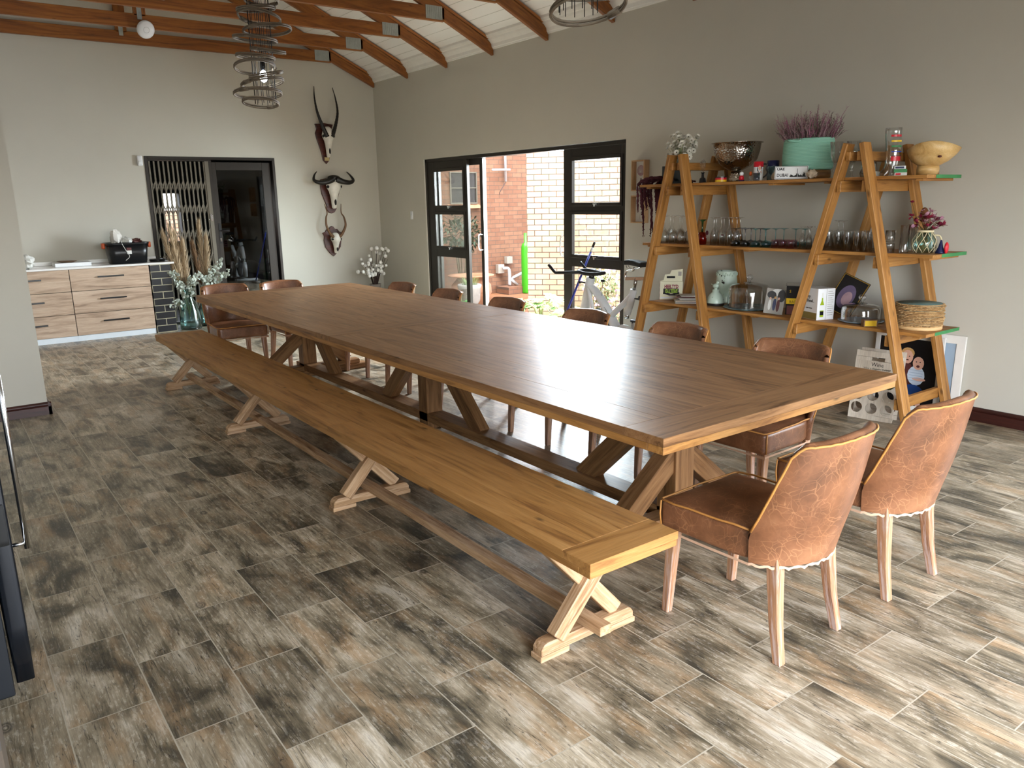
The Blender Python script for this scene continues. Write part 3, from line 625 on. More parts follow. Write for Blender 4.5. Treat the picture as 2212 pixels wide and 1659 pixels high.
# ---------------------------------------------------------------- leather chairs (front of the seat towards +y)
def make_chair(label):
    T = thing('leather_dining_chair', label, 'chair', (0, 0, 0), 0, 'brown leather chairs around the table')
    SA = math.sin(R(78)); CA = 1 - math.cos(R(78))
    def hw(v): return .232 + .012 * math.sin(v * PI) - .004 * v
    def yend(z): return -.125 if z < .47 else -.125 - .155 * ((z - .47) / .35) ** .9
    def ymid(z): v = (z - .365) / .455; return -.275 - .095 * v - .012 * math.sin(v * PI)
    def top(th): a = abs(th); return .818 + .012 * (1 - a) - (.035 * ((a - .82) / .18) ** 2 if a > .82 else 0)
    def P(th, v, lay):
        z0 = .362 if lay == 0 else .46
        z = z0 + (top(th) - z0) * v; phi = R(78) * th; vv = (z - .365) / .455
        x = hw(vv) * math.sin(phi) / SA; c = (1 - math.cos(phi)) / CA
        y = ymid(z) + (yend(z) - ymid(z)) * c
        if lay == 1:
            tck = .050 * (1 - .35 * abs(th) ** 3); nx, ny = -math.sin(phi * .9), math.cos(phi * .9)
            x += nx * tck; y += ny * tck * (1 if abs(th) < .9 else .5)
            # soft pillow of the padding
            y += .012 * math.cos(th * PI / 2) * math.sin(min(1, v) * PI)
        return (x, y, z)
    b = MB(); NU, NV = 28, 10
    b.grid(lambda u, v: P(u * 2 - 1, v, 0), NU, NV, 0, True)
    b.grid(lambda u, v: P(u * 2 - 1, v, 1), NU, NV, 0, True, True)
    def rim(u, v):
        a = Vector(P(u * 2 - 1, 1, 0)); c = Vector(P(u * 2 - 1, 1, 1)); q = a.lerp(c, v); q.z += .013 * math.sin(v * PI); return q
    b.grid(rim, NU, 4, 0, True)
    for th, fl in ((-1, False), (1, True)):
        def side(u, v, th=th):
            z = .362 + (top(th) - .362) * u; a = Vector(P(th, u, 0)); w_ = max(0, (z - .46) / (top(th) - .46)); c = Vector(P(th, w_, 1)) if z > .46 else Vector((a.x * .8, a.y + .01, z)); q = a.lerp(c, v); q.y += .010 * math.sin(v * PI); return q
        b.grid(side, NV * 2, 3, 0, True, not fl)
    b.build('backrest', 'leather', T)
    b = MB()
    def fn(p):
        f = max(0, (p.y + .15) / .44); g = max(0, (-.06 - p.y) / .15); p.x *= (1 + .02 * f) * (1 - .34 * min(1, g) ** 1.6); return p
    b.rbox(-.232, .232, -.215, .285, .362, .478, .022, 12, 0, .020, fn); b.build('seat', 'leather', T)
    b = MB()
    e = .0045
    b.tube([(-.226, -.12, .480)] + [(-.226 - .004 * k, -.12 + .38 * k / 6, .481 + .002 * math.sin(k * 2)) for k in range(1, 6)] + [(-.236, .268, .478), (-.225, .281, .476), (.0, .284, .479), (.225, .281, .476), (.236, .268, .478)] + [(.226 + .004 * k, -.12 + .38 * k / 6, .481) for k in (5, 4, 3, 2, 1)] + [(.226, -.12, .480)], .0042, 6)
    pts = [P(-1, (z - .362) / (top(-1) - .362), 0) for z in [.48 + .033 * k for k in range(10)]] + [P(-1 + 2 * k / 28, 1, 0) for k in range(1, 28)] + [P(1, (z - .362) / (top(1) - .362), 0) for z in [.48 + .033 * k for k in range(9, -1, -1)]]
    b.tube([Vector(q) + Vector((0, -.002, .001 + .0012 * math.sin(i * 2.3))) for i, q in enumerate(pts)], .0045, 6)
    for s in (-1, 1): b.tube([(s * .238, .272, .374), (s * .241, .276, .42), (s * .239, .274, .474)], .0035, 6)
    b.build('piping', 'piping', T)
    b = MB()
    n = 40; up = [P(-1 + 2 * k / n, 0, 0) for k in range(n + 1)]
    path = [(-.237, .28, .362), (-.234, .07, .360)] + [(q[0], q[1], .360 + .0035 * math.sin(i * 1.7)) for i, q in enumerate(up)] + [(.234, .07, .360), (.237, .28, .362), (0, .288, .362)]
    for i in range(len(path)):
        a, c = Vector(path[i]), Vector(path[(i + 1) % len(path)])
        b.add([a, c, c - Vector((0, 0, .010 + .005 * math.sin(i * 3.1))), a - Vector((0, 0, .010 + .005 * math.sin(i * 3.1 - 3.1)))], [(0, 1, 2, 3)], 0)
    b.build('frayed_hem', 'raw_hide', T)
    for s in (-1, 1):
        b = MB(); b.board((s * .198, .235, .40), (s * .206, .258, 0), .046, .046, (0, 1, 0), 0, None, .68); b.build('leg', 'leg_wood', T, .003)
        b = MB()
        pts = [Vector((s * .163, -.185, .40)), Vector((s * .166, -.195, .28)), Vector((s * .174, -.212, .14)), Vector((s * .184, -.240, 0))]
        ws = [.048, .044, .038, .033]; vs = []; gr = []
        for p, w_ in zip(pts, ws):
            for a, c in ((-1, -1), (1, -1), (1, 1), (-1, 1)): vs.append(p + Vector((a * w_ / 2, c * w_ / 2, 0))); gr.append((p.z, a * w_ / 2, c * w_ / 2))
        fs = [(0, 1, 2, 3), (15, 14, 13, 12)]
        for i in range(3):
            for k in range(4): fs.append((i * 4 + k, (i + 1) * 4 + k, (i + 1) * 4 + (k + 1) % 4, i * 4 + (k + 1) % 4))
        b.add(vs, fs, 0, False, gr); b.build('leg', 'leg_wood', T, .003)
    return T
ch = make_chair('brown leather chair at near end of the table, in front of the bench end')
ch.location = (2.37, 1.66, 0); ch.rotation_euler = (0, 0, R(1))
dup(ch, (3.105, 1.655, 0), R(-1), 'brown leather chair at the near end of the table, closest to the ladder shelf')
row = [(3.41, 2.43, 'window-side leather chair nearest the camera, its seat showing under the table corner'), (3.41, 3.25, 'window-side leather chair under the shelf, second from the near end'), (3.41, 4.10, 'window-side leather chair in front of the exercise bike'), (3.41, 5.06, 'window-side leather chair below the open gap of the patio door'), (3.41, 5.97, 'window-side leather chair below the left panes of the patio door'), (3.41, 6.80, 'farthest window-side leather chair, next to the cotton plant')]
for i, (x, y, s) in enumerate(row):
    dup(ch, (x, y, 0), R(90 + (2, -1, 1, 0, -1, 2)[i]), s)
dup(ch, (2.33, 7.76, 0), R(178), 'brown leather chair at the far end of the table, beside the glass vase')
dup(ch, (2.91, 7.66, 0), R(184), 'brown leather chair at the far end of the table, in front of the glass door')

# ---------------------------------------------------------------- ladder trestle shelf
XF, XB = 5.18, 5.752
def trestle(yr, sr, yl, slp, ztop, label, dz=0):
    T = thing('wooden_trestle', label, 'trestle ladder', (5.46, (yr + yl) / 2, 0), 0, 'trestle ladders carrying the shelf boards'); o = T.location
    yR = lambda z: yr + sr * z
    yL = lambda z: yl - slp * z
    for x in (XF, XB):
        for f, off in ((yR, 0), (yL, 0)):
            b = MB(o); b.board((x, f(0), 0), (x, f(ztop), ztop), .095, .036, (0, 1, 0)); b.build('leg', 'shelf_wood', T, .003)
    for z in (.20, .628, 1.15, 1.66, 1.86):
        for f, s in ((yR, 1), (yL, -1)):
            h = .075 if z < 1.8 else .06
            if z == .20 and f is yL: continue
            b = MB(o); y = f(z) + s * .038
            b.board((XF - .03, y, z), (XB + .03, y, z), .032, h); b.build('rung', 'shelf_wood', T, .003)
    return T
trestle(2.485, .25, 3.59, .26, 1.945, 'orange pine trestle ladder at the right end of the shelf')
trestle(4.16, .208, 5.135, .232, 1.955, 'orange pine trestle ladder at the left end of the shelf, by the patio door')
SHX = (5.232, 5.70)
def shelf(zt, ya, yb, label, cleats, cut=0):
    T = thing('shelf_board', label, 'shelf', (5.466, (ya + yb) / 2, zt), 0, 'plank shelves resting on the trestles'); o = T.location
    b = MB(o); w_ = (SHX[1] - SHX[0]) / 3
    for i in range(3): b.box(SHX[0] + i * w_ + .0005, SHX[0] + (i + 1) * w_ - .0005, ya, yb, zt - .022, zt, 'y')
    b.build('planks', 'shelf_wood', T, .0015)
    for yc in cleats:
        b = MB(o); b.box(SHX[0] + .03, SHX[1] - .03, yc - .025, yc + .025, zt - .038, zt - .0221, 'x'); b.build('cleat', 'shelf_wood', T, .002)
    b = MB(o); b.box(SHX[0] + (.12 if cut else .01), SHX[1], ya - .0012, ya - .0001, zt - .022, zt + .0005, 'x'); b.build('painted_edge', 'green_paint', T)
shelf(1.722, 2.56, 5.11, 'top shelf board with the metal bowl and the teal basket', (2.62, 3.75, 3.28, 5.03), 1)
shelf(1.212, 2.47, 5.06, 'middle shelf board crowded with drinking glasses', (2.53, 3.95, 5.0), 1)
shelf(.69, 2.46, 4.97, 'bottom shelf board with boxes and the stack of round mats', (2.54, 3.85), 1)

# ---------------------------------------------------------------- coiled cane pendant lamps
def cane_lamp(x, y, zb, label, seed, turns=15):
    rr = random.Random(seed); T = thing('cane_pendant_lamp', label, 'pendant lamp', (x, y, zb), 0, 'coiled cane pendant lamps'); o = T.location
    z = zb; ri = .085
    for i in range(turns):
        R0 = rr.uniform(.13, .178) * (1 + .1 * math.sin(i)); ca = rr.uniform(0, 2 * PI); off = rr.uniform(.035, .075); tilt = rr.uniform(.06, .22); ta = rr.uniform(0, 2 * PI)
        pts = []
        for k in range(30):
            a = 2 * PI * k / 30 * 1.0
            px, py = x + off * math.cos(ca) + R0 * math.cos(a), y + off * math.sin(ca) + R0 * math.sin(a)
            pts.append((px, py, z + .012 + tilt * R0 * math.cos(a - ta)))
        b = MB(o); b.tube(pts, .0072, 5, 0, True); b.tube([(p[0], p[1], p[2] + .014) for p in pts], .0068, 5, 0, True)
        k = rr.randrange(30); p, q = Vector(pts[k]), Vector(pts[(k + 2) % 30]); b.tube([p + Vector((0, 0, .006)), q + Vector((0, 0, .006))], .0175, 6)
        b.build('cane_ring', 'cane', T); z += rr.uniform(.058, .082)
    zt = z
    for k in range(12):
        a = 2 * PI * k / 12; b = MB(o); b.tube([(x + ri * math.cos(a), y + ri * math.sin(a), zb + .01), (x + ri * math.cos(a), y + ri * math.sin(a), zt)], .0026, 4); b.build('wire_rod', 'wire_black', T)
    b = MB(o); b.tube([(x, y, zb + .33), (x, y, 4.75)], .004, 5); b.build('cord', 'wire_black', T)
    b = MB(o); b.lathe([(0, .345), (.02, .345), (.022, .30), (.018, .27), (0, .27)], (x, y, zb), 12); b.build('lamp_holder', 'black_plastic', T)
    b = MB(o); b.ball((x, y, zb + .225), (.032, .032, .046), 14); b.build('bulb', 'bulb_glow', T)
cane_lamp(2.42, 6.63, 2.405, 'spiral cane pendant lamp hanging in full view over far half of the table', 3)
cane_lamp(2.42, 2.75, 2.385, 'cane pendant lamp at the top edge of the picture, in front of the right wall', 5)

# ---------------------------------------------------------------- skull trophies on the far wall
def shield(o, T, poly, t=.028, mat='shield_wood'):
    b = MB(o); b.prism([(x, YF, z) for x, z in poly][::-1], (0, -t, 0)); b.build('shield', mat, T, .006, 2)
def mirror(c, pts): return [(c + x, z) for x, z in pts] + [(c - x, z) for x, z in pts[::-1]]
def skull(o, T, cx, zt, zb, w, y0, tilt=.10):
    # long antelope skull: brain case, brow, tapering muzzle
    b = MB(o); H = zt - zb
    secs = [(0.0, .30, .05), (.06, .62, .085), (.16, .80, .105), (.27, 1.0, .115), (.36, .92, .115), (.46, .66, .105), (.60, .50, .09), (.74, .40, .072), (.87, .34, .055), (.96, .30, .04), (1.0, .16, .03)]
    n = 18; vs = []
    for s_, ww, d in secs:
        z = zt - H * s_; yc = y0 - .05 - tilt * (1 - abs(s_ - .35)) * .55
        for k in range(n):
            a = 2 * PI * k / n; vs.append((cx + w / 2 * ww * math.cos(a), yc - d * .62 * math.sin(a) * (1.15 if math.sin(a) > 0 else .8), z))
    fs = [(i * n + k, i * n + (k + 1) % n, (i + 1) * n + (k + 1) % n, (i + 1) * n + k) for i in range(len(secs) - 1) for k in range(n)] + [tuple(reversed(range(n))), tuple(range((len(secs) - 1) * n, len(secs) * n))]
    b.add(vs, fs, 0, True); b.build('skull', 'bone', T)
    for s in (-1, 1):
        b = MB(o); b.ball((cx + s * w * .40, y0 - .125, zt - H * .31), (w * .12, .03, H * .055), 10); b.build('eye_socket', 'black_soft', T)
    b = MB(o); b.ball((cx, y0 - .135, zt - H * .80), (w * .07, .02, H * .10), 8); b.build('nasal_opening', 'black_soft', T)
def horn(o, T, pts, r0, r1, mat, rings=0, name='horn'):
    P = bez(pts, 14); n = len(P); rs = []
    for i in range(n):
        t = i / (n - 1); r = r0 + (r1 - r0) * t ** .9
        if rings and t < .8: r *= 1 + .07 * math.sin(t * rings)
        rs.append(r)
    b = MB(o); b.tube(P, rs, 10); b.build(name, mat, T)
# top: sable/waterbuck type, long ringed horns curving back
T = thing('mounted_skull', 'topmost skull trophy with very long dark ringed horns on a shield', 'skull trophy', (5.01, YF, 2.45), 0, 'skull trophies on the far wall'); o = T.location
shield(o, T, mirror(5.03, [(0, 2.19), (.05, 2.24), (.065, 2.34), (.13, 2.56), (.145, 2.63), (.115, 2.69), (.145, 2.76), (.07, 2.765), (0, 2.78)]))
skull(o, T, 5.045, 2.72, 2.28, .19, YF - .01)
for s in (-1, 1):
    c = 5.045
    horn(o, T, [(c + s * .035, YF - .17, 2.57), (c + s * .10, YF - .17, 2.72), (c + s * .16, YF - .15, 2.92), (c + s * .165, YF - .10, 3.12), (c + s * .145, YF - .06, 3.28)], .034, .004, 'horn_dark', 120)
b = MB(o); b.box(5.0, 5.075, YF - .036, YF - .029, 2.235, 2.285, 'x'); b.build('name_plate', 'brass', T)
# middle: wildebeest
T = thing('mounted_skull', 'middle skull trophy with wide black upturned horns on a dark shield', 'skull trophy', (5.06, YF, 1.7), 0, 'skull trophies on the far wall'); o = T.location
shield(o, T, mirror(5.06, [(0, 1.46), (.05, 1.475), (.085, 1.53), (.07, 1.56), (.14, 1.75), (.155, 1.88), (.13, 1.92), (.15, 1.96), (.07, 1.975), (0, 1.98)]))
skull(o, T, 5.08, 2.0, 1.53, .24, YF - .01)
c = 5.08
for s in (-1, 1):
    horn(o, T, [(c + s * .03, YF - .16, 1.965), (c + s * .13, YF - .18, 1.925), (c + s * .25, YF - .17, 1.915), (c + s * .315, YF - .14, 1.95), (c + s * .29, YF - .10, 2.02), (c + s * .24, YF - .08, 2.075)], .052, .006, 'horn_dark')
b = MB(o); b.ball((c, YF - .14, 1.985), (.10, .055, .04), 14); b.build('horn_boss', 'horn_dark', T)
# bottom: lyre horned
T = thing('mounted_skull', 'lowest skull trophy with twisted brown horns on a scalloped shield', 'skull trophy', (5.03, YF, 1.05), 0, 'skull trophies on the far wall'); o = T.location
shield(o, T, mirror(5.045, [(0, .81), (.06, .86), (.125, .95), (.145, 1.06), (.13, 1.12), (.16, 1.17), (.115, 1.185), (.09, 1.22), (.05, 1.225), (.025, 1.26), (0, 1.27)]))
skull(o, T, 5.06, 1.17, .86, .16, YF - .01, .08)
c = 5.06
for s in (-1, 1):
    horn(o, T, [(c + s * .03, YF - .13, 1.09), (c + s * .10, YF - .14, 1.16), (c + s * .155, YF - .15, 1.28), (c + s * .145, YF - .13, 1.40), (c + s * .115, YF - .11, 1.47), (c + s * .135, YF - .08, 1.60)], .027, .004, 'horn_brown')

# ---------------------------------------------------------------- counter on the far wall
CF = 10.85
def drawer_unit(x0, x1, label):
    T = thing('drawer_cabinet', label, 'cabinet', ((x0 + x1) / 2, CF, 0), 0, 'drawer cabinets under the counter'); o = T.location
    b = MB(o); b.box(x0, x1, CF + .02, YF - .002, .07, .882, 'z'); b.build('carcass', 'black_soft', T)
    b = MB(o); b.box(x0, x1, CF + .012, CF + .03, 0, .068, 'x'); b.build('plinth', 'plinth', T)
    xm = (x0 + x1) / 2
    for z0, z1 in ((.072, .336), (.342, .612), (.618, .882)):
        b = MB(o); b.box(x0 + .003, x1 - .004, CF, CF + .019, z0, z1, 'x'); d = b.build('drawer', 'melamine_wood', T, .0015)
        zh = z1 - .105; q = o
        b = MB(q); b.box(xm - .15, xm + .15, CF - .022, CF - .012, zh - .009, zh + .009, 'x'); b.box(xm - .148, xm - .138, CF - .014, CF - .0002, zh - .006, zh + .006, 'x'); b.box(xm + .138, xm + .148, CF - .014, CF - .0002, zh - .006, zh + .006, 'x')
        h = b.build('handle', 'black_plastic', d, .002)
drawer_unit(.43, 1.336, 'left three-drawer wood-look cabinet, half hidden behind the partition wall')
drawer_unit(1.3365, 2.2445, 'right three-drawer wood-look cabinet beside the black brick pillar')
T = struct_pillar = thing('brick_pillar', 'black glazed brick pillar holding up the right end of the counter', 'pillar', (2.38, CF, 0)); o = T.location
b = MB(o); b.box(2.256, 2.50, CF + .0, YF - .002, 0, .884, 'x', 0, 0); b.build('bricks', 'brick_black', T)
T = thing('countertop', 'white stone countertop over the drawer cabinets and brick pillar', 'countertop', (1.5, CF, .89))
b = MB(T.location); b.box(.40, 2.55, CF - .015, YF - .001, .8845, .908, 'x'); b.build('slab', 'counter_top', T, .002)
b = MB(T.location); b.box(.40, 2.47, YF - .02, YF - .001, .9085, .955, 'x'); b.build('upstand', 'counter_top', T, .002)
# things on the counter
ct = .9085
T = thing('storage_tub', 'black plastic storage tub heaped with papers on the counter', 'storage tub', (2.06, 11.12, ct)); o = T.location
b = MB(o)
def frus(b, cx, cy, z0, z1, a0, c0, a1, c1, m=0, wall=.006):
    n = 32
    def ring(a, c, z): 
        out = []
        for k in range(n):
            t = 2 * PI * k / n; ex = .38
            x = a * (abs(math.cos(t)) ** ex) * (1 if math.cos(t) >= 0 else -1); y = c * (abs(math.sin(t)) ** ex) * (1 if math.sin(t) >= 0 else -1); out.append((cx + x, cy + y, z))
        return out
    vs = ring(a0, c0, z0) + ring(a1, c1, z1) + ring(a1 - wall, c1 - wall, z1) + ring(a0 - wall, c0 - wall, z0 + wall)
    fs = [tuple(reversed(range(n)))] + [(i * n + k, i * n + (k + 1) % n, (i + 1) * n + (k + 1) % n, (i + 1) * n + k) for i in range(3) for k in range(n)] + [tuple(range(3 * n, 4 * n))]
    b.add(vs, fs, m, True)
frus(b, 2.06, 11.12, ct + .001, ct + .255, .215, .145, .245, .175); b.build('body', 'black_plastic', T, 0)
b = MB(o); frus(b, 2.06, 11.12, ct + .235, ct + .262, .252, .182, .258, .188, 0, .018); b.build('rim', 'black_plastic', T)
for s in (-1, 1):
    b = MB(o); b.rbox(2.06 + s * .27 - .018, 2.06 + s * .27 + .018, 11.06, 11.16, ct + .19, ct + .26, .01, 4); b.build('clip', 'orange_plastic', T)
b = MB(o); b.box(2.03, 2.085, 10.945, 10.9475, ct + .12, ct + .20, 'x', 0); b.build('sticker', 'card_white', T); b = MB(o); b.box(2.03, 2.085, 10.943, 10.9449, ct + .165, ct + .20, 'x'); b.build('sticker_print', 'maroon', T)
pr = random.Random(4)
def crumple(b, c, r, n, m=0):
    vs = []; k = n; 
    for i in range(k + 1):
        th = PI * i / k
        for j in range(n):
            a = 2 * PI * j / n; q = pr.uniform(.72, 1.12); vs.append((c[0] + r[0] * q * math.sin(th) * math.cos(a), c[1] + r[1] * q * math.sin(th) * math.sin(a), c[2] + r[2] * q * math.cos(th)))
    b.add(vs, [(i * n + j, (i + 1) * n + j, (i + 1) * n + (j + 1) % n, i * n + (j + 1) % n) for i in range(k) for j in range(n)], m, False)
for i, (nm, c, r, mt, lab) in enumerate([('crumpled_bag', (1.95, 11.12, ct + .32), (.075, .08, .11), 'paper', 'tall crumpled grey paper bag sticking up left in the black tub'), ('paper_bundle', (2.07, 11.10, ct + .28), (.07, .09, .05), 'card_white', 'low white paper bundle in the middle of the black tub'), ('brown_cloth', (2.19, 11.12, ct + .268), (.075, .08, .042), 'maroon', 'brown cloth on the right side of the black tub')]):
    b = MB(c); crumple(b, c, r, 9); tag(b.build(nm, mt), lab, 'clutter')
b = MB((2.03, 10.93, ct)); b.tube(bez([(1.99, 11.0, ct + .30), (1.98, 10.94, ct + .26), (2.02, 10.925, ct + .16), (2.05, 10.93, ct + .09), (2.0, 10.935, ct + .04)], 6), .0035, 6); tag(b.build('charging_cable', 'cable_white'), 'white charging cable hanging down the front of the black tub', 'cable')
c = (.93, 10.98, ct + .085); b = MB(c); crumple(b, c, (.085, .09, .085), 11); tag(b.build('bundled_cloth', 'card_white'), 'bundled white net cloth at the left end of the counter', 'cloth')
b = MB((1.45, 11.15, ct)); b.box(1.22, 1.62, 11.02, 11.28, ct, ct + .045, 'x'); tag(b.build('flat_box', 'white_gloss', None, .003), 'flat white box lying on the counter left of the tub', 'box')
b = MB((1.35, 11.15, ct + .046)); b.lathe([(0, .0), (.06, .0), (.11, .014), (.115, .016), (.06, .004), (0, .004)], (1.37, 11.14, ct + .0455), 28); tag(b.build('dark_platter', 'slab_wood'), 'dark shallow platter resting on the flat white box', 'platter')
b = MB((2.43, 11.15, ct)); b.lathe([(0, 0), (.09, 0), (.105, .02), (.09, .03), (0, .034)], (2.42, 11.14, ct), 28); tag(b.build('round_tin', 'black_plastic'), 'low round black tin on the counter right of the tub', 'tin')

# ---------------------------------------------------------------- floor vases with dried stems
def bottle_vase(x, y, label, s=1.0):
    T = thing('glass_floor_vase', label, 'vase', (x, y, 0)); o = T.location
    pr_ = [(0, .012), (.12, .012), (.135, .03), (.135, .12), (.115, .24), (.075, .36), (.055, .42), (.058, .50), (.07, .53), (.066, .53), (.052, .50), (.05, .42), (.07, .355), (.11, .235), (.129, .12), (.128, .035), (.0, .03)]
    b = MB(o); vs = []; n = 32
    b.lathe([(r * s, z * s) for r, z in pr_], (x, y, 0), n); b.build('body', 'glass_aqua', T)
    b = MB(o); b.lathe([(0, 0), (.125 * s, 0), (.13 * s, .012), (0, .0121)], (x, y, 0), n); b.build('base', 'glass_aqua', T); return T
V1 = (2.70, 10.92); V2 = (2.98, 11.08)
bottle_vase(*V1, 'large clear glass vase on the floor beside the brick pillar', 1.02)
bottle_vase(*V2, 'second glass vase on the floor behind the far table corner', .95)
def pampas(base, tip, w, rr, mat, label):
    base, tip = Vector(base), Vector(tip); d = tip - base; L = d.length; T = thing('pampas_stem', label, 'dried grass', tuple(base), 0, 'dried pampas stems in the floor vases'); o = T.location
    b = MB(o); b.tube([base, base.lerp(tip, .5), base.lerp(tip, .95)], .003, 5); b.build('stem', 'stem_brown', T)
    b = MB(o); dn = d.normalized()
    for i in range(460):
        t = rr.uniform(.42, .98); p = base + d * t; prof = math.sin(min(1, (1.04 - t) / .6) ** .7 * PI * .62)
        a = rr.uniform(0, 2 * PI); s1 = dn.orthogonal().normalized(); s2 = dn.cross(s1); r_ = s1 * math.cos(a) + s2 * math.sin(a)
        q = p + dn * rr.uniform(.08, .17) + r_ * w * prof * rr.uniform(.35, 1.15); mid = (p + q) / 2 + r_ * .008
        s_ = r_.cross(dn) * .0034
        b.add([p - s_, p + s_, mid + s_, mid - s_, q], [(0, 1, 2, 3), (3, 2, 4)], 0, True)
    b.build('plume', mat, T)
rr = random.Random(11)
pl = [(V1, (-.22, -.02, 1.24), 'leftmost'), (V1, (-.15, -.06, 1.30), 'second from the left'), (V1, (-.08, .02, 1.25), 'third from the left'), (V1, (.0, -.04, 1.12), 'fourth from the left'), (V2, (-.12, -.02, 1.10), 'darker, left one of the right-hand bunch'), (V2, (.0, 0, 1.36), 'tallest, in the right-hand bunch'), (V2, (.06, -.05, 1.16), 'right edge of the right-hand bunch')]
for i, (v, t, s) in enumerate(pl):
    pampas((v[0], v[1], .15), (v[0] + t[0], v[1] + t[1], t[2]), .075, rr, 'pampas_dark' if i in (4,) else 'pampas', 'fluffy beige pampas plume, ' + s)
def eucalyptus(base, tip, rr, label, n=26, leafr=.022):
    base, tip = Vector(base), Vector(tip); T = thing('eucalyptus_stem', label, 'foliage', tuple(base), 0, 'silvery eucalyptus stems in the floor vases'); o = T.location
    mid = base.lerp(tip, .55) + Vector((0, 0, .12)); P = bez([base, mid, tip], 10)
    b = MB(o); b.tube(P, .0028, 5); b.build('stem', 'stem_green', T); b = MB(o)
    for i in range(n):
        t = .3 + .7 * i / n; p = P[min(len(P) - 1, int(t * (len(P) - 1)))]
        for s in (0, 1):
            dr = Vector((rr.uniform(-1, 1), rr.uniform(-1, 1), rr.uniform(-.6, .8))).normalized(); b.disc(p + dr * leafr * 1.9, Vector((rr.uniform(-1, 1), -1, rr.uniform(-1, 1))), leafr * rr.uniform(.6, 1.1), 7)
    b.build('leaves', 'eucalypt', T)
for i, (v, t) in enumerate([(V1, (-.14, -.12, .62)), (V1, (-.20, -.1, .78)), (V1, (.05, -.16, .70)), (V1, (-.27, -.05, .30)), (V1, (.16, -.1, .74)), (V2, (.10, -.1, .78)), (V2, (.22, -.08, .88)), (V2, (.30, -.1, .72)), (V2, (-.05, -.14, .66))]):
    eucalyptus((v[0], v[1], .20), (v[0] + t[0], v[1] + t[1], t[2]), rr, 'silvery eucalyptus stem %s, %s' % (('in the vase by the pillar' if v is V1 else 'in the vase behind the table corner'), ['leaning left at rim height', 'leaning left and reaching high', 'standing up at the front', 'drooping low to the left', 'leaning right toward the gate', 'just right of the plumes', 'reaching up right', 'farthest right', 'front left'][i]))
# cotton branches in the far right corner
T = thing('cotton_arrangement', 'dark twigs with white cotton bolls in a jar in the far right corner', 'dried flowers', (5.50, 11.0, 0)); o = T.location
b = MB(o); b.lathe([(0, 0), (.11, 0), (.14, .10), (.12, .26), (.08, .34), (.09, .38), (.08, .38), (.07, .34), (.11, .25), (.13, .1), (0, .01)], (5.50, 11.0, 0), 24); b.build('jar', 'grey_pot', T)
b = MB(o)
for i in range(40):
    a = rr.uniform(0, 2 * PI); l = rr.uniform(.03, .30); tip = Vector((5.50 + l * math.cos(a), 11.0 + l * math.sin(a) * .8, rr.uniform(.50, .93)))
    P = bez([(5.5, 11.0, .2), (5.5 + .3 * l * math.cos(a), 11.0 + .3 * l * math.sin(a), .5), tip], 5); b.tube(P, [.005 - .003 * k / len(P) for k in range(len(P))], 5)
    if i % 5 != 0:
        for k in range(2): q = P[-1 - k * 3]; b2 = MB(o); b2.ball(q + Vector((0, 0, .005)), rr.uniform(.022, .034), 7); b2.build('cotton_boll', 'cotton_white', T)
b.build('twigs', 'twig', T)

# ---------------------------------------------------------------- black fridge at the left edge
T = thing('refrigerator', 'black refrigerator with a chrome bar handle at the left edge', 'refrigerator', (-.33, 3.2, 0)); o = T.location
b = MB(o); b.box(-.66, .012, 2.83, 3.52, .035, 1.76, 'z'); b.build('body', 'fridge_side', T, .006, 2)
b = MB(o); b.rbox(.016, .078, 2.835, 3.515, .07, 1.75, .012, 5); b.build('door', 'fridge_black', T)
b = MB(o); b.tube([(.118, 2.93, .50), (.118, 2.93, 1.32)], .009, 10); b.build('handle', 'chrome', T)
for z in (.52, 1.30): b = MB(o); b.tube([(.075, 2.93, z), (.118, 2.93, z)], .007, 8); b.build('handle_mount', 'chrome', T)
b = MB(o); b.rbox(.02, .07, 2.828, 2.838, .56, .70, .005, 4); b.build('recess', 'black_soft', T)
for y in (2.9, 3.45): b = MB(o); b.box(-.6, -.05, y - .02, y + .02, 0, .034, 'x'); b.build('foot', 'black_soft', T)
T = thing('kitchen_end_panel', 'dark brown cabinet end panel at the lower left edge', 'cabinet', (-.3, 1.3, 0)); b = MB(T.location)
b.box(-.62, -.022, 1.15, 1.5, 0, .9, 'z'); b.build('side_panel', 'panel_brown', T, .002)

# ---------------------------------------------------------------- things on the shelves
Z3, Z2, Z1 = 1.7225, 1.2125, .6905
def T_(name, label, cat, x, y, z, group=None): return thing(name, label, cat, (x, y, z), 0, group)
VW = lambda x, y: Vector((-x, -y, 0)).normalized()      # horizontal direction from a thing to the room's near left, where most faces point
def frame(n): n = Vector(n).normalized(); r = Vector((0, 0, 1)).cross(n).normalized(); return r, n   # right (seen from the front), normal
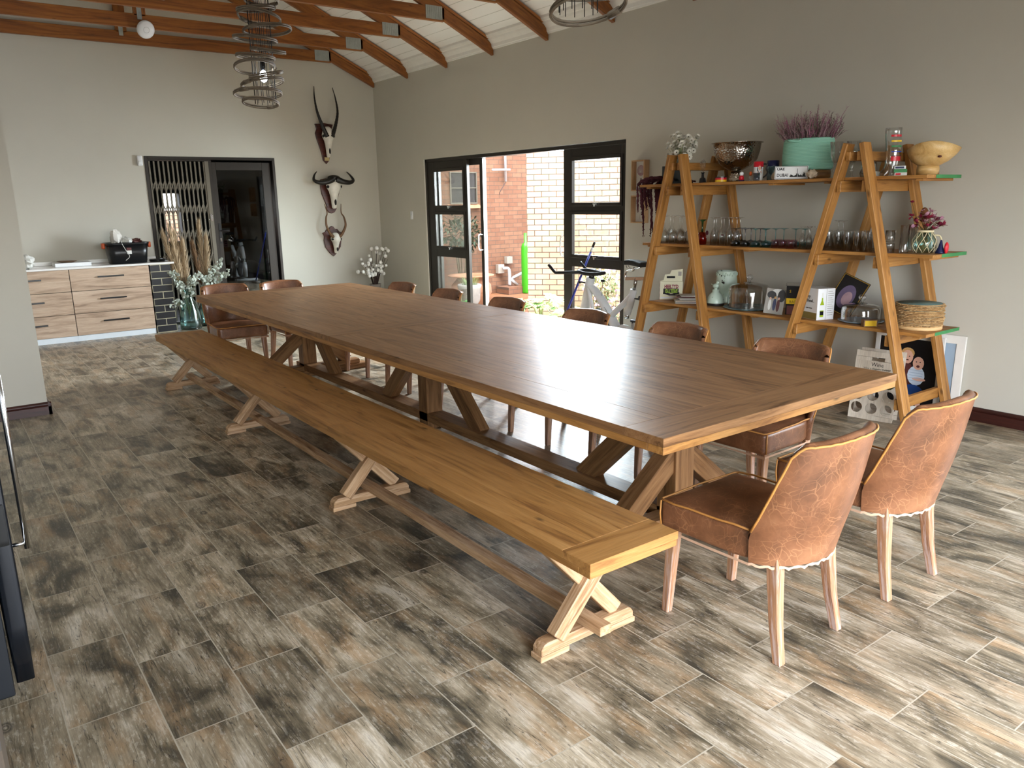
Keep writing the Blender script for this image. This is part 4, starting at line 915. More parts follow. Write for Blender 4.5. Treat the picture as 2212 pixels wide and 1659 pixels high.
# --- top shelf
x, y = 5.45, 4.83
T = T_('flower_vase', 'clear glass with a bunch of dried white daisies behind the left trestle top', 'vase', x, y, Z3); o = T.location
b = MB(o); b.lathe([(0, .004), (.04, .004), (.045, .12), (.05, .24), (.047, .24), (.041, .12), (.036, .01), (0, .01)], o, 20); b.build('glass', 'glass_clear', T)
rr = random.Random(21); b = MB(o)
for i in range(64):
    a = rr.uniform(0, 2 * PI); rad = .155 * math.sqrt(rr.random()); h = rr.uniform(.27, .45) - rad * .35
    tip = Vector((x + rad * math.cos(a) * .8, y + rad * math.sin(a), Z3 + h)); b.tube(bez([(x + rr.uniform(-.02, .02), y + rr.uniform(-.02, .02), Z3 + .02), (x + (tip.x - x) * .3, y + (tip.y - y) * .3, Z3 + .2), tip], 3), .0013, 4)
    nrm = (tip - Vector((x, y, Z3 + .22)) + Vector((-.10, -.05, .02))).normalized(); p1 = nrm.orthogonal().normalized(); p2 = nrm.cross(p1); r_ = rr.uniform(.021, .030); b2 = MB(o)
    for k in range(20):
        d = p1 * math.cos(k * PI / 5) + p2 * math.sin(k * PI / 5); b2.leaf(tip, d + nrm * (.25 if k < 10 else .9), nrm, r_, r_ * .8)
    b2.disc(tip + nrm * .004, nrm, r_ * .42, 8, 1); b2.disc(tip + nrm * .0065, nrm, r_ * .2, 6, 2); b2.build('flower_head', ['petal_white', 'flower_disc', 'flower_eye'], T)
b.build('stems', 'stem_green', T)
b = MB((5.40, 4.84, Z3)); b.box(5.36, 5.44, 4.70, 4.965, Z3 + .0, Z3 + .155, 'y'); tag(b.build('black_box', 'black_plastic', None, .003), 'plain black box behind the top of the left trestle', 'box')
x, y = 5.33, 4.475
T = T_('crystal_trophy', 'small crystal head trophy on a black stand', 'trophy', x, y, Z3); o = T.location
b = MB(o); b.lathe([(0, 0), (.030, 0), (.024, .035), (.012, .045), (.010, .075), (.02, .085), (0, .086)], o, 8, 0, False); b.build('stand', 'black_plastic', T)
b = MB(o); crumple(b, (x, y, Z3 + .135), (.028, .028, .052), 8); b.build('crystal', 'glass_clear', T)
x, y = 5.30, 4.26
T = T_('round_tin', 'round tin striped black, red and yellow', 'tin', x, y, Z3); o = T.location
for nm, z0, z1, mt, r_ in (('yellow_band', 0, .018, 'yellow_paint', .047), ('red_band', .0181, .034, 'red_paint', .047), ('black_lid', .0341, .042, 'black_plastic', .049)):
    b = MB(o); b.lathe([(0, z0), (r_, z0), (r_, z1), (0, z1)], o, 28, 0, False); b.build(nm, mt, T)
x, y = 5.47, 4.245
T = T_('hammered_bowl', 'large hammered steel bowl on a foot', 'bowl', x, y, Z3); o = T.location
b = MB(o); b.lathe([(.0, .0), (.075, 0), (.068, .02), (.05, .06), (.042, .085), (.0, .085)], o, 40); b.build('foot', 'hammered_steel', T)
b = MB(o); b.lathe([(0, .085), (.045, .09), (.12, .125), (.165, .18), (.185, .25), (.192, .305), (.208, .308), (.208, .312), (.188, .311), (.180, .25), (.16, .185), (.115, .13), (.03, .1), (0, .1)], o, 48); b.build('bowl', 'hammered_steel', T)
def figurine(x, y, name, label, mats, h, w):
    T = T_(name, label, 'figurine', x, y, Z3); o = T.location
    b = MB(o); b.ball((x, y, Z3 + h * .32), (w, w, h * .32), 10); b.build('body', mats[0], T)
    b = MB(o); b.ball((x, y, Z3 + h * .76), (w * .8, w * .8, h * .24), 10); b.build('head', mats[1], T)
    b = MB(o); b.lathe([(0, 0), (w * 1.1, 0), (w, .008), (0, .008)], o, 12); b.build('base', mats[2], T)
figurine(5.29, 4.05, 'clown_figurine', 'tiny red, white and blue figurine beside the striped tin', ('red_paint', 'white_gloss', 'navy'), .075, .022)
figurine(5.32, 3.985, 'orange_figurine', 'tiny orange and white figurine next to the red mug', ('glass_clear', 'orange_plastic', 'card_grey'), .075, .016)
def cup(x, y, z, name, label, r, h, mat, rim=None, handle=None, cat='mug'):
    T = T_(name, label, cat, x, y, z); o = T.location
    b = MB(o); b.lathe([(0, 0), (r * .9, 0), (r, .01), (r, h), (r - .004, h), (r - .005, .012), (0, .01)], o, 28); b.build('body', mat, T)
    if rim: b = MB(o); b.lathe([(r + .0006, h * .72), (r + .0008, h + .0005), (r - .003, h + .001)], o, 28); b.build('rim_band', rim, T)
    if handle:
        b = MB(o); n = Vector((.55, -.83, 0)); c = o + n * (r - .004)
        b.tube(bez([c + Vector((0, 0, h * .88)), c + n * .032 + Vector((0, 0, h * .84)), c + n * .026 + Vector((0, 0, h * .62)), c + n * .036 + Vector((0, 0, h * .45)), c + n * .026 + Vector((0, 0, h * .28)), c + Vector((0, 0, h * .14))], 5), .006, 7); b.build('handle', handle, T)
    return T
b_ = cup(5.26, 3.885, Z3, 'shot_glass', 'small smoky shot glass in front of the red mug', .026, .058, 'glass_smoke', None, None, 'glass')
T = cup(5.34, 3.93, Z3, 'picture_mug', 'white mug with red rim, black handle and painted lady', .037, .145, 'white_gloss', 'red_paint', 'black_plastic'); o = T.location
n = VW(o.x, o.y); 
for nm, mt, rx, rz, dz, dx, lift in (('painted_hair', 'black_soft', .020, .036, .095, .012, .0008), ('painted_face', 'skin', .011, .016, .098, .012, .0016), ('painted_shoulders', 'skin', .019, .012, .062, .012, .0012)):
    b = MB(o); ca = math.atan2(n.y, n.x) + dx * 22; vs = []
    for k in range(16): t = 2 * PI * k / 16; a = ca + rx * math.cos(t) / .037; vs.append((o.x + (.037 + lift) * math.cos(a), o.y + (.037 + lift) * math.sin(a), o.z + dz + rz * math.sin(t)))
    b.add(vs, [tuple(range(16))], 0); b.build(nm, mt, T)
x, y = 5.30, 3.745
T = T_('garlic_ornament', 'cream garlic-shaped ornament between the two painted mugs', 'ornament', x, y, Z3); o = T.location
b = MB(o); b.lathe([(0, 0), (.022, .002), (.032, .022), (.024, .045), (.009, .062), (.006, .085), (0, .086)], o, 12); b.build('bulb', 'shell', T)
T = cup(5.50, 3.91, Z3, 'blue_mug', 'teal and blue painted mug left of the rope basket', .045, .155, 'picnic_plate', 'navy')
# number plate
c = Vector((5.27, 3.585, Z3 + .05)); n = Vector((-.80, -.56, .22)).normalized(); r_, _ = frame((n.x, n.y, 0)); up = n.cross(r_)
T = T_('number_plate', 'white souvenir number plate with DUBAI skyline leaning against the basket', 'number plate', *c); o = T.location
def panelbox(b, c, r_, up, n, w, h, t, m=0, rad=.0):
    b.board(Vector(c) - r_ * w / 2 - n * t / 2, Vector(c) + r_ * w / 2 - n * t / 2, h, t, n, m)
b = MB(o); panelbox(b, c, r_, up, n, .235, .096, .003); b.build('plate', 'white_gloss', T, .004, 2)
b = MB(o)
for (dx, dz, w_, h_) in ((0, .043, .226, .002), (0, -.043, .226, .002), (.112, 0, .002, .088), (-.112, 0, .002, .088)): panelbox(b, c + r_ * dx + up * dz + n * .0006, r_, up, n, w_, h_, .0006)
b.build('border', 'black_plastic', T)
text('UAE', .026, c + n * .001 - r_ * .075 + up * .026, r_, up, 'black_plastic', T, sx=1.1, bold=.0008); text('DUBAI', .034, c + n * .001 - r_ * .062 - up * .020, r_, up, 'black_plastic', T, sx=.82, bold=.0006)
b = MB(o)
for i, h_ in enumerate((12, 20, 16, 14, 8, 10, 12, 16, 26, 62, 24, 15, 12, 18, 12, 10, 22, 34, 26, 8)): panelbox(b, c + n * .0012 + r_ * (-.008 + i * .0057) + up * (-.034 + h_ * .0005), r_, up, n, .0056 if h_ < 50 else .003, h_ * .001, .0008)
b.build('skyline', 'black_plastic', T)
# basket on a wooden slab with heather
x, y = 5.50, 3.605
T = T_('wood_slab', 'thick round slice of dark wood under the teal basket', 'board', x, y, Z3); o = T.location
b = MB(o); b.lathe([(0, 0), (.155, 0), (.165, .01), (.165, .06), (.158, .068), (0, .068)], o, 36, 0, True, None, .9, 1.08); b.build('slab', 'slab_wood', T)
T = T_('rope_basket', 'oval teal rope basket full of dried heather on the wood slab', 'basket', x, y, Z3 + .0685); o = T.location
b = MB(o); b.lathe([(0, .0), (.165, 0), (.176, .012), (.182, .08), (.180, .16), (.176, .225), (.168, .232), (.166, .22), (.172, .1), (.16, .02), (0, .015)], o, 44, 0, True, None, .85, 1.1); b.build('body', 'rope_coil', T)
b = MB(o); n = VW(x, y); L_ = Vector((0, 0, 1)).cross(n); p = o + n * .162 - L_ * .10
b.tube(bez([p + L_ * -.045 + Vector((0, 0, .215)) + n * -.012, p + L_ * -.03 + n * .006 + Vector((0, 0, .212)), p + L_ * .02 + n * .014 + Vector((0, 0, .206)), p + L_ * .045 + n * .012 + Vector((0, 0, .213))], 5), .007, 7); b.build('rope_handle', 'rope_coil', T)
for key, mt, cnt, lab in (('heather', 'heather_mauve', 150, 'mauve'), ('heather', 'heather_pink', 60, 'pink'), ('heather', 'heather_green', 60, 'green')):
    b = MB(o)
    for i in range(cnt):
        a = rr.uniform(0, 2 * PI); rad = math.sqrt(rr.random()); px, py = x + .13 * rad * math.cos(a), y + .17 * rad * math.sin(a)
        h = rr.uniform(.12, .25) - .05 * rad + (.06 if rr.random() < .12 else 0); q = Vector((px, py, Z3 + .26)); out = Vector((px - x, py - y, 0)) * .6
        P = [q + out * t + Vector((rr.uniform(-.012, .012), rr.uniform(-.012, .012), h * t)) for t in (0, .25, .5, .75, 1)]; b.tube(P, [.003, .0028, .0024, .002, .001], 3, 0, False, False, False)
        for k in range(14):
            t = rr.uniform(.15, 1); i0 = min(3, int(t * 4)); p = P[i0].lerp(P[i0 + 1], t * 4 - i0); d = Vector((rr.uniform(-1, 1), rr.uniform(-1, 1), rr.uniform(.1, 1))).normalized(); e = d.orthogonal().normalized() * .0028; b.add([p - e, p + e, p + d * rr.uniform(.015, .035)], [(0, 1, 2)], 0)
    b.build('heather', mt, T)
x, y = 5.27, 3.41
T = T_('sea_shell', 'spiky cream seashell in front of the wood slab', 'shell', x, y, Z3); o = T.location
b = MB(o); vs = []; rs = random.Random(2)
for i in range(10):
    t = i / 9; rr_ = .034 * math.sin(t * PI * .85 + .3)
    for k in range(12): a = 2 * PI * k / 12; q = 1 + (.45 if (k + i) % 3 == 0 and rs.random() < .6 else 0); vs.append((x + (rr_ * math.cos(a) * q) * .7, y - .045 + .095 * t, Z3 + .034 + rr_ * math.sin(a) * q * .8))
b.add(vs, [(i * 12 + k, i * 12 + (k + 1) % 12, (i + 1) * 12 + (k + 1) % 12, (i + 1) * 12 + k) for i in range(9) for k in range(12)], 0, False); b.build('shell', 'shell', T)
def stemglass(x, y, z, prof, name, label, mat, group=None, cat='glass', up=False, foot=None, cup_mat=None):
    T = T_(name, label, cat, x, y, z, group); b = MB(T.location); H = max(q[1] for q in prof)
    pr_ = [(r, q if up else H - q) for r, q in prof]
    b.lathe(pr_, T.location, 20); b.build('glass', mat, T); return T
goblet = [(0, 0), (.036, 0), (.036, .004), (.008, .012), (.006, .04), (.014, .05), (.006, .06), (.012, .072), (.006, .085), (.018, .105), (.038, .15), (.045, .25), (.043, .25), (.036, .152), (.012, .108), (0, .106)]
stemglass(5.32, 3.262, Z3, goblet, 'glass_goblet', 'tall knobbly glass goblet between the basket and the right trestle', 'glass_clear', None, 'glass', True)
stemglass(5.52, 3.25, Z3, [(r * 1.08, z * 1.04) for r, z in goblet], 'glass_goblet', 'tall glass goblet mostly behind the right trestle top', 'glass_clear', None, 'glass', True)
x, y = 5.50, 3.11
T = T_('glass_vase', 'short engraved glass vase behind the legs of the right trestle', 'vase', x, y, Z3); b = MB(T.location); b.lathe([(0, 0), (.05, 0), (.06, .03), (.05, .10), (.045, .13), (.068, .165), (.066, .165), (.042, .13), (.047, .1), (.055, .03), (0, .01)], T.location, 24); b.build('body', 'glass_clear', T)
b = MB((5.36, 3.0, Z3)); b.box(5.33, 5.40, 2.97, 3.04, Z3, Z3 + .035, 'x'); tag(b.build('small_white_box', 'card_white', None, .002), 'small white box between the right trestle legs on the top shelf', 'box')
# boot-shaped beer glass
x, y = 5.36, 2.875
T = T_('boot_glass', 'tall boot-shaped beer glass with coloured measuring bands', 'glass', x, y, Z3); o = T.location
b = MB(o); H = .315; vs = []; n = 24; secs = []
for i in range(15):
    t = i / 14; z = H * t; w_ = .045 + .008 * t + (.016 * max(0, 1 - t / .12)); toe = .035 * max(0, 1 - t / .22) ** 1.2; secs.append((z, w_, toe))
def bootring(z, w_, toe, ins=0):
    out = []
    for k in range(n):
        a = 2 * PI * k / n; dx = (w_ - ins) * math.cos(a); dy = (w_ - ins) * math.sin(a); 
        if dy > 0: dy += toe
        out.append((x + dx * .95, y + dy - (.018 * math.sin(min(1, z / H * 1.2) * PI)) * .6, Z3 + z))
    return out
for z, w_, toe in secs: vs += bootring(z, w_, toe)
for z, w_, toe in secs[::-1][:-1]: vs += bootring(z, w_, toe, .003)
m_ = len(vs) // n; b.add(vs, [(i * n + k, i * n + (k + 1) % n, (i + 1) * n + (k + 1) % n, (i + 1) * n + k) for i in range(m_ - 1) for k in range(n)] + [tuple(reversed(range(n)))], 0, True); b.build('body', 'glass_clear', T)
nv = VW(x, y); ca = math.atan2(nv.y, nv.x)
for z, mt, h_ in ((.255, 'red_paint', .014), (.222, 'yellow_paint', .011), (.188, 'green_paint', .011), (.155, 'blue_paint', .007), (.128, 'maroon', .005), (.098, 'red_paint', .034)):
    b = MB(o); vs = []; t = z / H; w_ = .045 + .008 * t + .0012
    for e in (0, 1):
        for k in range(9): a = ca + .1 + (k - 2) * .19; vs.append((x + w_ * math.cos(a) * .95, y + w_ * math.sin(a) - .018 * math.sin(min(1, t * 1.2) * PI) * .6, Z3 + z + e * h_))
    b.add(vs, [(k, k + 1, 10 + k, 9 + k) for k in range(8)], 0, True); b.build('printed_band', mt, T)
for i, (mt, lab, w_, dz) in enumerate((('card_white', 'bottom one of the three little packets, white and red', .075, 0), ('green_paint', 'green middle packet of the three little packets', .08, .0215), ('white_gloss', 'top one of the three little packets, white with dark label', .07, .043))):
    T = T_('card_packet', lab, 'packet', 5.34, 2.80, Z3 + dz, 'little packets beside the boot glass'); o = T.location
    rt, nn = frame(VW(5.34, 2.80)); c = Vector((5.34, 2.79 + .004 * i, Z3 + dz + .0105)); b = MB(o); b.board(c - rt * w_ / 2, c + rt * w_ / 2, .05, .0205, (0, 0, 1)); b.build('packet', mt, T, .001)
    b = MB(o); c2 = c + nn * .0253; b.board(c2 - rt * w_ * .42, c2 + rt * w_ * (.0 if i == 0 else .35), .0004, .013, (0, 0, 1)); b.build('printed_label', ('red_paint', 'green_paint', 'navy')[i], T)
x, y = 5.50, 2.69
T = T_('wooden_bowl', 'pale turned wooden bowl with a slanting rim on a round foot', 'bowl', x, y, Z3); o = T.location
b = MB(o); b.lathe([(0, 0), (.068, 0), (.07, .04), (.066, .062), (0, .062)], o, 36); b.build('foot', 'turned_wood', T)
b = MB(o); vs = []; n = 40; pro = [(0.02, .055), (.06, .062), (.11, .095), (.145, .14), (.165, .19), (.16, .192), (.135, .145), (.10, .105), (.04, .08), (0.01, .08)]
for r_, z in pro:
    for k in range(n):
        a = 2 * PI * k / n; s_ = -math.sin(a) * .8 + math.cos(a) * .2; q = 1 + .18 * s_ * (z / .19); vs.append((x + r_ * math.cos(a) * q * .95, y + r_ * math.sin(a) * q, Z3 + z + .022 * (z / .19) ** 2 * math.sin(2 * a + .6)))
b.add(vs, [(i * n + k, i * n + (k + 1) % n, (i + 1) * n + (k + 1) % n, (i + 1) * n + k) for i in range(len(pro) - 1) for k in range(n)] + [tuple(range((len(pro) - 1) * n, len(pro) * n))], 0, True); b.build('bowl', 'turned_wood', T)
b = MB(o); b.ball((x - .095, y - .115, Z3 + .115), (.006, .014, .008), 8); b.build('label_stud', 'maroon', T)
# amaranth garland
T = T_('amaranth_garland', 'dark red hanging amaranth bunch over the left end of top shelf', 'dried flowers', 5.4, 5.0, Z3); o = T.location; b = MB(o)
for i in range(26):
    yy = 4.98 + .26 * (i / 25) * rr.uniform(.5, 1); xx = rr.uniform(5.26, 5.62); L = rr.uniform(.10, .30) if i % 8 else .46
    P = bez([(xx + .03, 4.80 + rr.uniform(0, .1), Z3 + .012 + rr.uniform(.0, .02)), (xx, 5.0, Z3 + .05 + rr.uniform(-.01, .02)), (xx, max(5.135, yy + .04) , Z3 + .012), (xx + rr.uniform(-.02, .02), max(5.135, yy + .05), Z3 - L * .5), (xx + rr.uniform(-.02, .02), max(5.13, yy + .03), Z3 - L)], 8)
    b.tube(P, [.009 + .004 * math.sin(k * 2.1 + i) for k in range(len(P) - 4)] + [.008, .006, .004, .003], 6)
    for k in range(len(P) * 3):
        p = P[k // 3]; d = Vector((rr.uniform(-1, 1), rr.uniform(-1, 1), rr.uniform(-1, .4))).normalized(); b.ball(p + d * .009, .005, 4)
b.build('tassels', 'amaranth', T)

# --- middle shelf: glasses
wine = [(0, 0), (.033, 0), (.033, .002), (.006, .008), (.0038, .02), (.0038, .09), (.012, .10), (.034, .125), (.040, .155), (.034, .205), (.0325, .205), (.038, .155), (.032, .128), (.0, .104)]
def row(name, spots, prof, labels, mat, cat, group, up=False, extra=None):
    root = None
    for (x, y), lab in zip(spots, labels):
        if root is None: root = stemglass(x, y, Z2, prof, name, lab, mat, group, cat, up); extra and extra(root)
        else: dup(root, (x, y, Z2), None, lab)
jarp = [(0, 0), (.012, 0), (.014, .02), (.03, .045), (.033, .10), (.031, .10), (.028, .048), (.012, .022), (0, .004)]
row('glass_jar', [(5.36, 5.015)], jarp, ['small upturned glass bottle at the left end of the glasses shelf'], 'glass_clear', 'glass', 'glassware on the middle shelf')
sp = [(5.30, 4.86), (5.42, 4.90), (5.31, 4.765), (5.43, 4.80), (5.31, 4.67), (5.45, 4.70)]
row('wine_glass', sp, [(r * 1.1, z * 1.15) for r, z in wine], ['upturned big wine glass between the left trestle legs, ' + s for s in ('front left', 'back left', 'front middle', 'back middle', 'front right', 'back right')], 'glass_clear', 'wine glass', 'glassware on the middle shelf')
x, y = 5.32, 4.45
T = T_('red_goblet', 'upturned goblet with a red bowl and dark green stem', 'wine glass', x, y, Z2, 'glassware on the middle shelf'); b = MB(T.location); b.lathe([(0, .105), (.030, .10), (.041, .055), (.037, .0), (.035, 0), (.039, .055), (.028, .096), (0, .1)], T.location, 20); b.build('bowl', 'glass_red', T)
b = MB(T.location); b.lathe([(0, .1), (.010, .108), (.006, .14), (.010, .19), (.034, .205), (.034, .207), (0, .207)], T.location, 16); b.build('stem', 'glass_green', T)
flute = [(0, 0), (.032, 0), (.032, .002), (.005, .008), (.0038, .02), (.0038, .075), (.012, .09), (.027, .13), (.029, .225), (.0275, .225), (.025, .132), (0, .095)]
sp = [(5.33, 4.335 - i * .078) for i in range(4)] + [(5.44, 4.40 - i * .082) for i in range(4)]
row('stem_glass', sp, flute, ['clear upturned stem glass, %s of four in the %s row right of red goblet' % (ORD[i % 4], 'front' if i < 4 else 'rear') for i in range(8)], 'glass_clear', 'wine glass', 'glassware on the middle shelf')
for xx, yy, lab in ((5.275, 4.36, 'left'), (5.275, 4.20, 'right')):
    T = T_('hanging_leaf_charm', 'dark oval wooden tag hanging on the %s clear stem glass' % lab, 'tag', xx, yy, Z2 + .1); b = MB(T.location); b.ball((xx, yy, Z2 + .10 if lab == 'left' else Z2 + .085), (.002, .016, .02 if lab == 'left' else .006), 10); b.build('tag', 'amaranth', T)
coupe = [(0, 0), (.036, 0), (.036, .002), (.006, .008), (.0032, .015), (.0032, .085), (.010, .092), (.040, .098), (.043, .11), (.041, .135), (.0395, .135), (.041, .11), (.037, .101), (0, .095)]
cs = [(r, z * 1.05) for r, z in coupe]
sp = [(5.30, 4.085 - i * .092) for i in range(2)] + [(5.40, 4.10 - i * .088) for i in range(3)]
row('smoky_coupe', sp, cs, ['upturned smoky grey glass, %s' % s for s in ('front left', 'front right', 'back left', 'back middle', 'back right')], 'glass_smoke', 'glass', 'smoky upturned glasses')
sp = [(5.30, 3.895 - i * .092) for i in range(2)] + [(5.40, 3.87 - i * .09) for i in range(2)]
row('teal_coupe', sp, cs, ['upturned teal glass, %s of the four' % s for s in ('front left', 'front right', 'back left', 'back right')], 'glass_teal', 'glass', 'teal upturned glasses')
tumb = [(0, 0), (.026, 0), (.028, .003), (.031, .062), (.0295, .062), (.0265, .008), (0, .007)]
sp = [(5.285, 3.70 - i * .066) for i in range(3)] + [(5.36, 3.72 - i * .066) for i in range(3)]
row('pink_tumbler', sp, tumb, ['short ribbed pink glass, %s in the %s row' % (ORD[i % 3], 'front' if i < 3 else 'back') for i in range(6)], 'glass_pink', 'glass', 'short pink glasses')
sp = [(5.45, 3.74), (5.46, 3.64), (5.46, 3.56)]
row('teal_coupe', sp, cs, ['teal upturned glass behind the pink glasses, %s' % s for s in ('left', 'middle', 'right')], 'glass_teal', 'glass', 'teal upturned glasses')
shoot = [(0, 0), (.021, 0), (.021, .003), (.006, .012), (.009, .03), (.005, .045), (.012, .06), (.022, .09), (.024, .165), (.0225, .165), (.020, .092), (0, .065)]
sp = [(5.30, 3.475 - i * .058) for i in range(2)] + [(5.35, 3.45 - i * .06) for i in range(2)]
row('liqueur_glass', sp, shoot, ['slim upturned liqueur glass left of the right trestle, ' + s for s in ('front left', 'front right', 'back left', 'back right')], 'glass_clear', 'glass', 'slim liqueur glasses')
sp = [(5.50, 3.42), (5.50, 3.27), (5.56, 3.345)]
row('wine_glass', sp, wine, ['upturned clear wine glass behind the right trestle, ' + s for s in ('left one', 'right one', 'rear one')], 'glass_clear', 'wine glass', 'glassware on the middle shelf')
high = [(0, 0), (.030, 0), (.031, .004), (.034, .14), (.0322, .14), (.0285, .014), (0, .012)]
sp = [(5.30, 3.265 - i * .076) for i in range(5)] + [(5.42, 3.24 - i * .08) for i in range(4)] + [(5.28, 2.80), (5.30, 2.86)]
row('clear_tumbler', sp[:9], high, ['clear tall tumbler, %s in the %s row between the right trestle legs' % (ORD[i if i < 5 else i - 5], 'front' if i < 5 else 'back') for i in range(9)], 'glass_clear', 'glass', 'clear tumblers')
short = [(0, 0), (.030, 0), (.033, .004), (.034, .075), (.0322, .075), (.030, .012), (0, .010)]
row('short_tumbler', [(5.30, 2.80)], short, ['short clear tumbler right of the trestle leg, lower of two stacked'], 'glass_clear', 'glass', 'clear tumblers')
T = stemglass(5.30, 2.80, Z2 + .0755, short, 'short_tumbler', 'short clear tumbler standing on another tumbler', 'glass_clear', 'clear tumblers', 'glass', True)
row('tall_glass', [(5.33, 2.715), (5.48, 2.74)], [(r * .95, z * 1.32) for r, z in high], ['tall straight clear glass just left of the rope-netted jar', 'tallest clear glass behind the rope-netted jar'], 'glass_clear', 'glass', 'clear tumblers', True)
# macrame jar with dried flowers
x, y = 5.40, 2.615
T = T_('netted_jar', 'round glass jar in cream rope netting holding dried red flowers', 'vase', x, y, Z2); o = T.location
jp = [(0, .003), (.055, .003), (.074, .04), (.072, .085), (.05, .125), (.042, .135), (.042, .155), (.039, .155), (.039, .135), (.069, .085), (.071, .04), (.052, .008), (0, .008)]
b = MB(o); b.lathe(jp, o, 28); b.build('jar', 'glass_aqua', T)
b = MB(o); b.tube([(x + .044 * math.cos(a), y + .044 * math.sin(a), Z2 + .145) for a in [2 * PI * k / 24 for k in range(24)]], .0085, 6, 0, True); b.build('rope_neck', 'rope_cream', T)
b = MB(o)
def jr(z):
    P = [(0.0, .055), (.04, .075), (.085, .073), (.125, .052), (.14, .044)]
    for (a, ra), (c, rc) in zip(P, P[1:]):
        if z <= c: return ra + (rc - ra) * (z - a) / (c - a)
    return .044
for s in (-1, 1):
    for k in range(9):
        a0 = 2 * PI * k / 9; b.tube([(x + (jr(z) + .002) * math.cos(a0 + s * z * 7.2), y + (jr(z) + .002) * math.sin(a0 + s * z * 7.2), Z2 + z) for z in [.004 + .0135 * i for i in range(11)]], .0022, 4)
b.build('rope_net', 'rope_cream', T)
b = MB(o); b.tube(bez([(x + .02, y - .05, Z2 + .12), (x + .03, y - .085, Z2 + .11), (x + .03, y - .10, Z2 + .05), (x + .01, y - .075, Z2 + .008)], 6), .006, 6); b.build('rope_handle', 'rope_cream', T)
bs = MB(o); bp = MB(o)
for i in range(34):
    a = rr.uniform(0, 2 * PI); r_ = rr.uniform(.02, .11); h = rr.uniform(.17, .28) - r_ * .25; tip = Vector((x + r_ * math.cos(a) * .7, y + r_ * math.sin(a), Z2 + h)); bs.tube([(x, y, Z2 + .06), (x + .3 * (tip.x - x), y + .3 * (tip.y - y), Z2 + .16), tip], .0016, 4)
    bf = MB(o)
    for k in range(9): bf.leaf(tip, (rr.uniform(-1, 1), rr.uniform(-1, 1), rr.uniform(-.2, 1)), (0, 0, 1), rr.uniform(.022, .038), .02)
    bf.build('flower_head', 'petal_crimson' if i % 3 else 'petal_pink', T)
tip = Vector((x + .02, y + .12, Z2 + .33)); bs.tube([(x, y, Z2 + .1), (x + .01, y + .08, Z2 + .24), tip], .002, 4)
bf = MB(o)
for k in range(9): bf.leaf(tip, (rr.uniform(-1, 1), rr.uniform(-1, 1), rr.uniform(-.2, 1)), (0, 0, 1), .022, .016)
bp.ball((x + .0, y + .02, Z2 + .26), (.026, .026, .042), 10)
bs.build('stems', 'stem_brown', T); bf.build('flower_head', 'petal_crimson', T); bp.build('protea_head', 'protea', T)
x, y = 5.42, 2.505
T = T_('bird_ornament', 'small dark navy and red ornament at the right end of the glasses shelf', 'ornament', x, y, Z2); o = T.location
b = MB(o); b.lathe([(0, 0), (.032, 0), (.03, .01), (.016, .04), (.006, .085), (0, .09)], (x, y + .01, Z2), 14); b.build('cone', 'navy', T)
b = MB(o); b.ball((x, y - .028, Z2 + .038), (.022, .012, .038), 12); b.build('red_disc', 'red_paint', T)

# --- bottom shelf
def basis(x, y, turn=0):
    n = VW(x, y); n = Matrix.Rotation(R(turn), 3, 'Z') @ n; r_ = Vector((0, 0, 1)).cross(n); return r_, n
def carton(name, label, cx, cy, z, w, d, h, turn, mats, cat='box', par=None):
    r_, n = basis(cx, cy, turn); T = T_(name, label, cat, cx, cy, z); o = T.location; c = Vector((cx, cy, z + h / 2))
    b = MB(o); b.board(c - r_ * w / 2, c + r_ * w / 2, d, h, (0, 0, 1)); b.build('carton', mats, T, .0015); return T, r_, n, c
UP = Vector((0, 0, 1))
def card(T, c, r_, n, off, dx, dz, w, h, mat, name='printed_panel', up=UP, side=False):
    b = MB(T.location); p = c + n * off + r_ * dx + up * dz; b.board(p - r_ * w / 2, p + r_ * w / 2, .0006, h, up) if not side else None; return b.build(name, mat, T)
T, r_, n, c = carton('game_carton', 'cream board game carton printed HEELTYD SPEELTYD with a folded handle', 5.47, 4.915, Z1, .205, .085, .165, 2, 'cream_card'); o = T.location; f = .043
b = MB(o); q = c + UP * .0825
b.prism([q - r_ * .10 - n * .0, q + r_ * .10 - n * .0, q + r_ * .10 + UP * .11, q + r_ * .0 + UP * .10, q - r_ * .015 + UP * .065, q - r_ * .06 + UP * .06, q - r_ * .07 + UP * .01], n * .004); b.build('handle_flap', 'cream_card', T)
card(T, c, r_, n, .004, -.005, .118, .075, .02, 'black_soft', 'hand_hole'); card(T, c, r_, n, .004, .075, .15, .03, .04, 'card_grey', 'flap_hole')
text('HEELTYD', .046, c + n * (f + .0012) + UP * .035, r_, UP, 'petal_crimson', T, sx=.66, ext=.0008, bold=.0018); card(T, c, r_, n, f + .0004, -.003, -.004, .138, .044, 'black_soft', 'title_backing'); text('SPEELTYD', .046, c + n * (f + .0016) - UP * .003, -r_, -UP, 'lime_paint', T, sx=.56, ext=.0008, bold=.0015)  # black panel is print behind the title letters
card(T, c, r_, n, f + .0004, 0, .018, .145, .078, 'black_soft', 'title_backing') if False else None
b = MB(o)
for i in range(11): a = -1 + 2 * i / 10; b.board(c + n * (f + .0002) + r_ * (a * .062 - .012) + UP * (-.032 - .008 * math.cos(a * 3)), c + n * (f + .0002) + r_ * (a * .062 + .012) + UP * (-.032 - .008 * math.cos(a * 3)), .0005, .016, UP)
b.build('title_backing', 'black_soft', T)
card(T, c, r_, n, f + .0002, 0, -.066, .19, .012, 'white_gloss', 'bottom_strip'); card(T, c, r_, n, f + .0004, .02, -.047, .08, .008, 'card_grey', 'caption_strip')
b = MB(o); p = c - r_ * .1035; b.board(p - n * .042, p + n * .042, .001, .164, UP); b.build('side_print', 'pink_paint', T)
b = MB(o); p = c - r_ * .1044; 
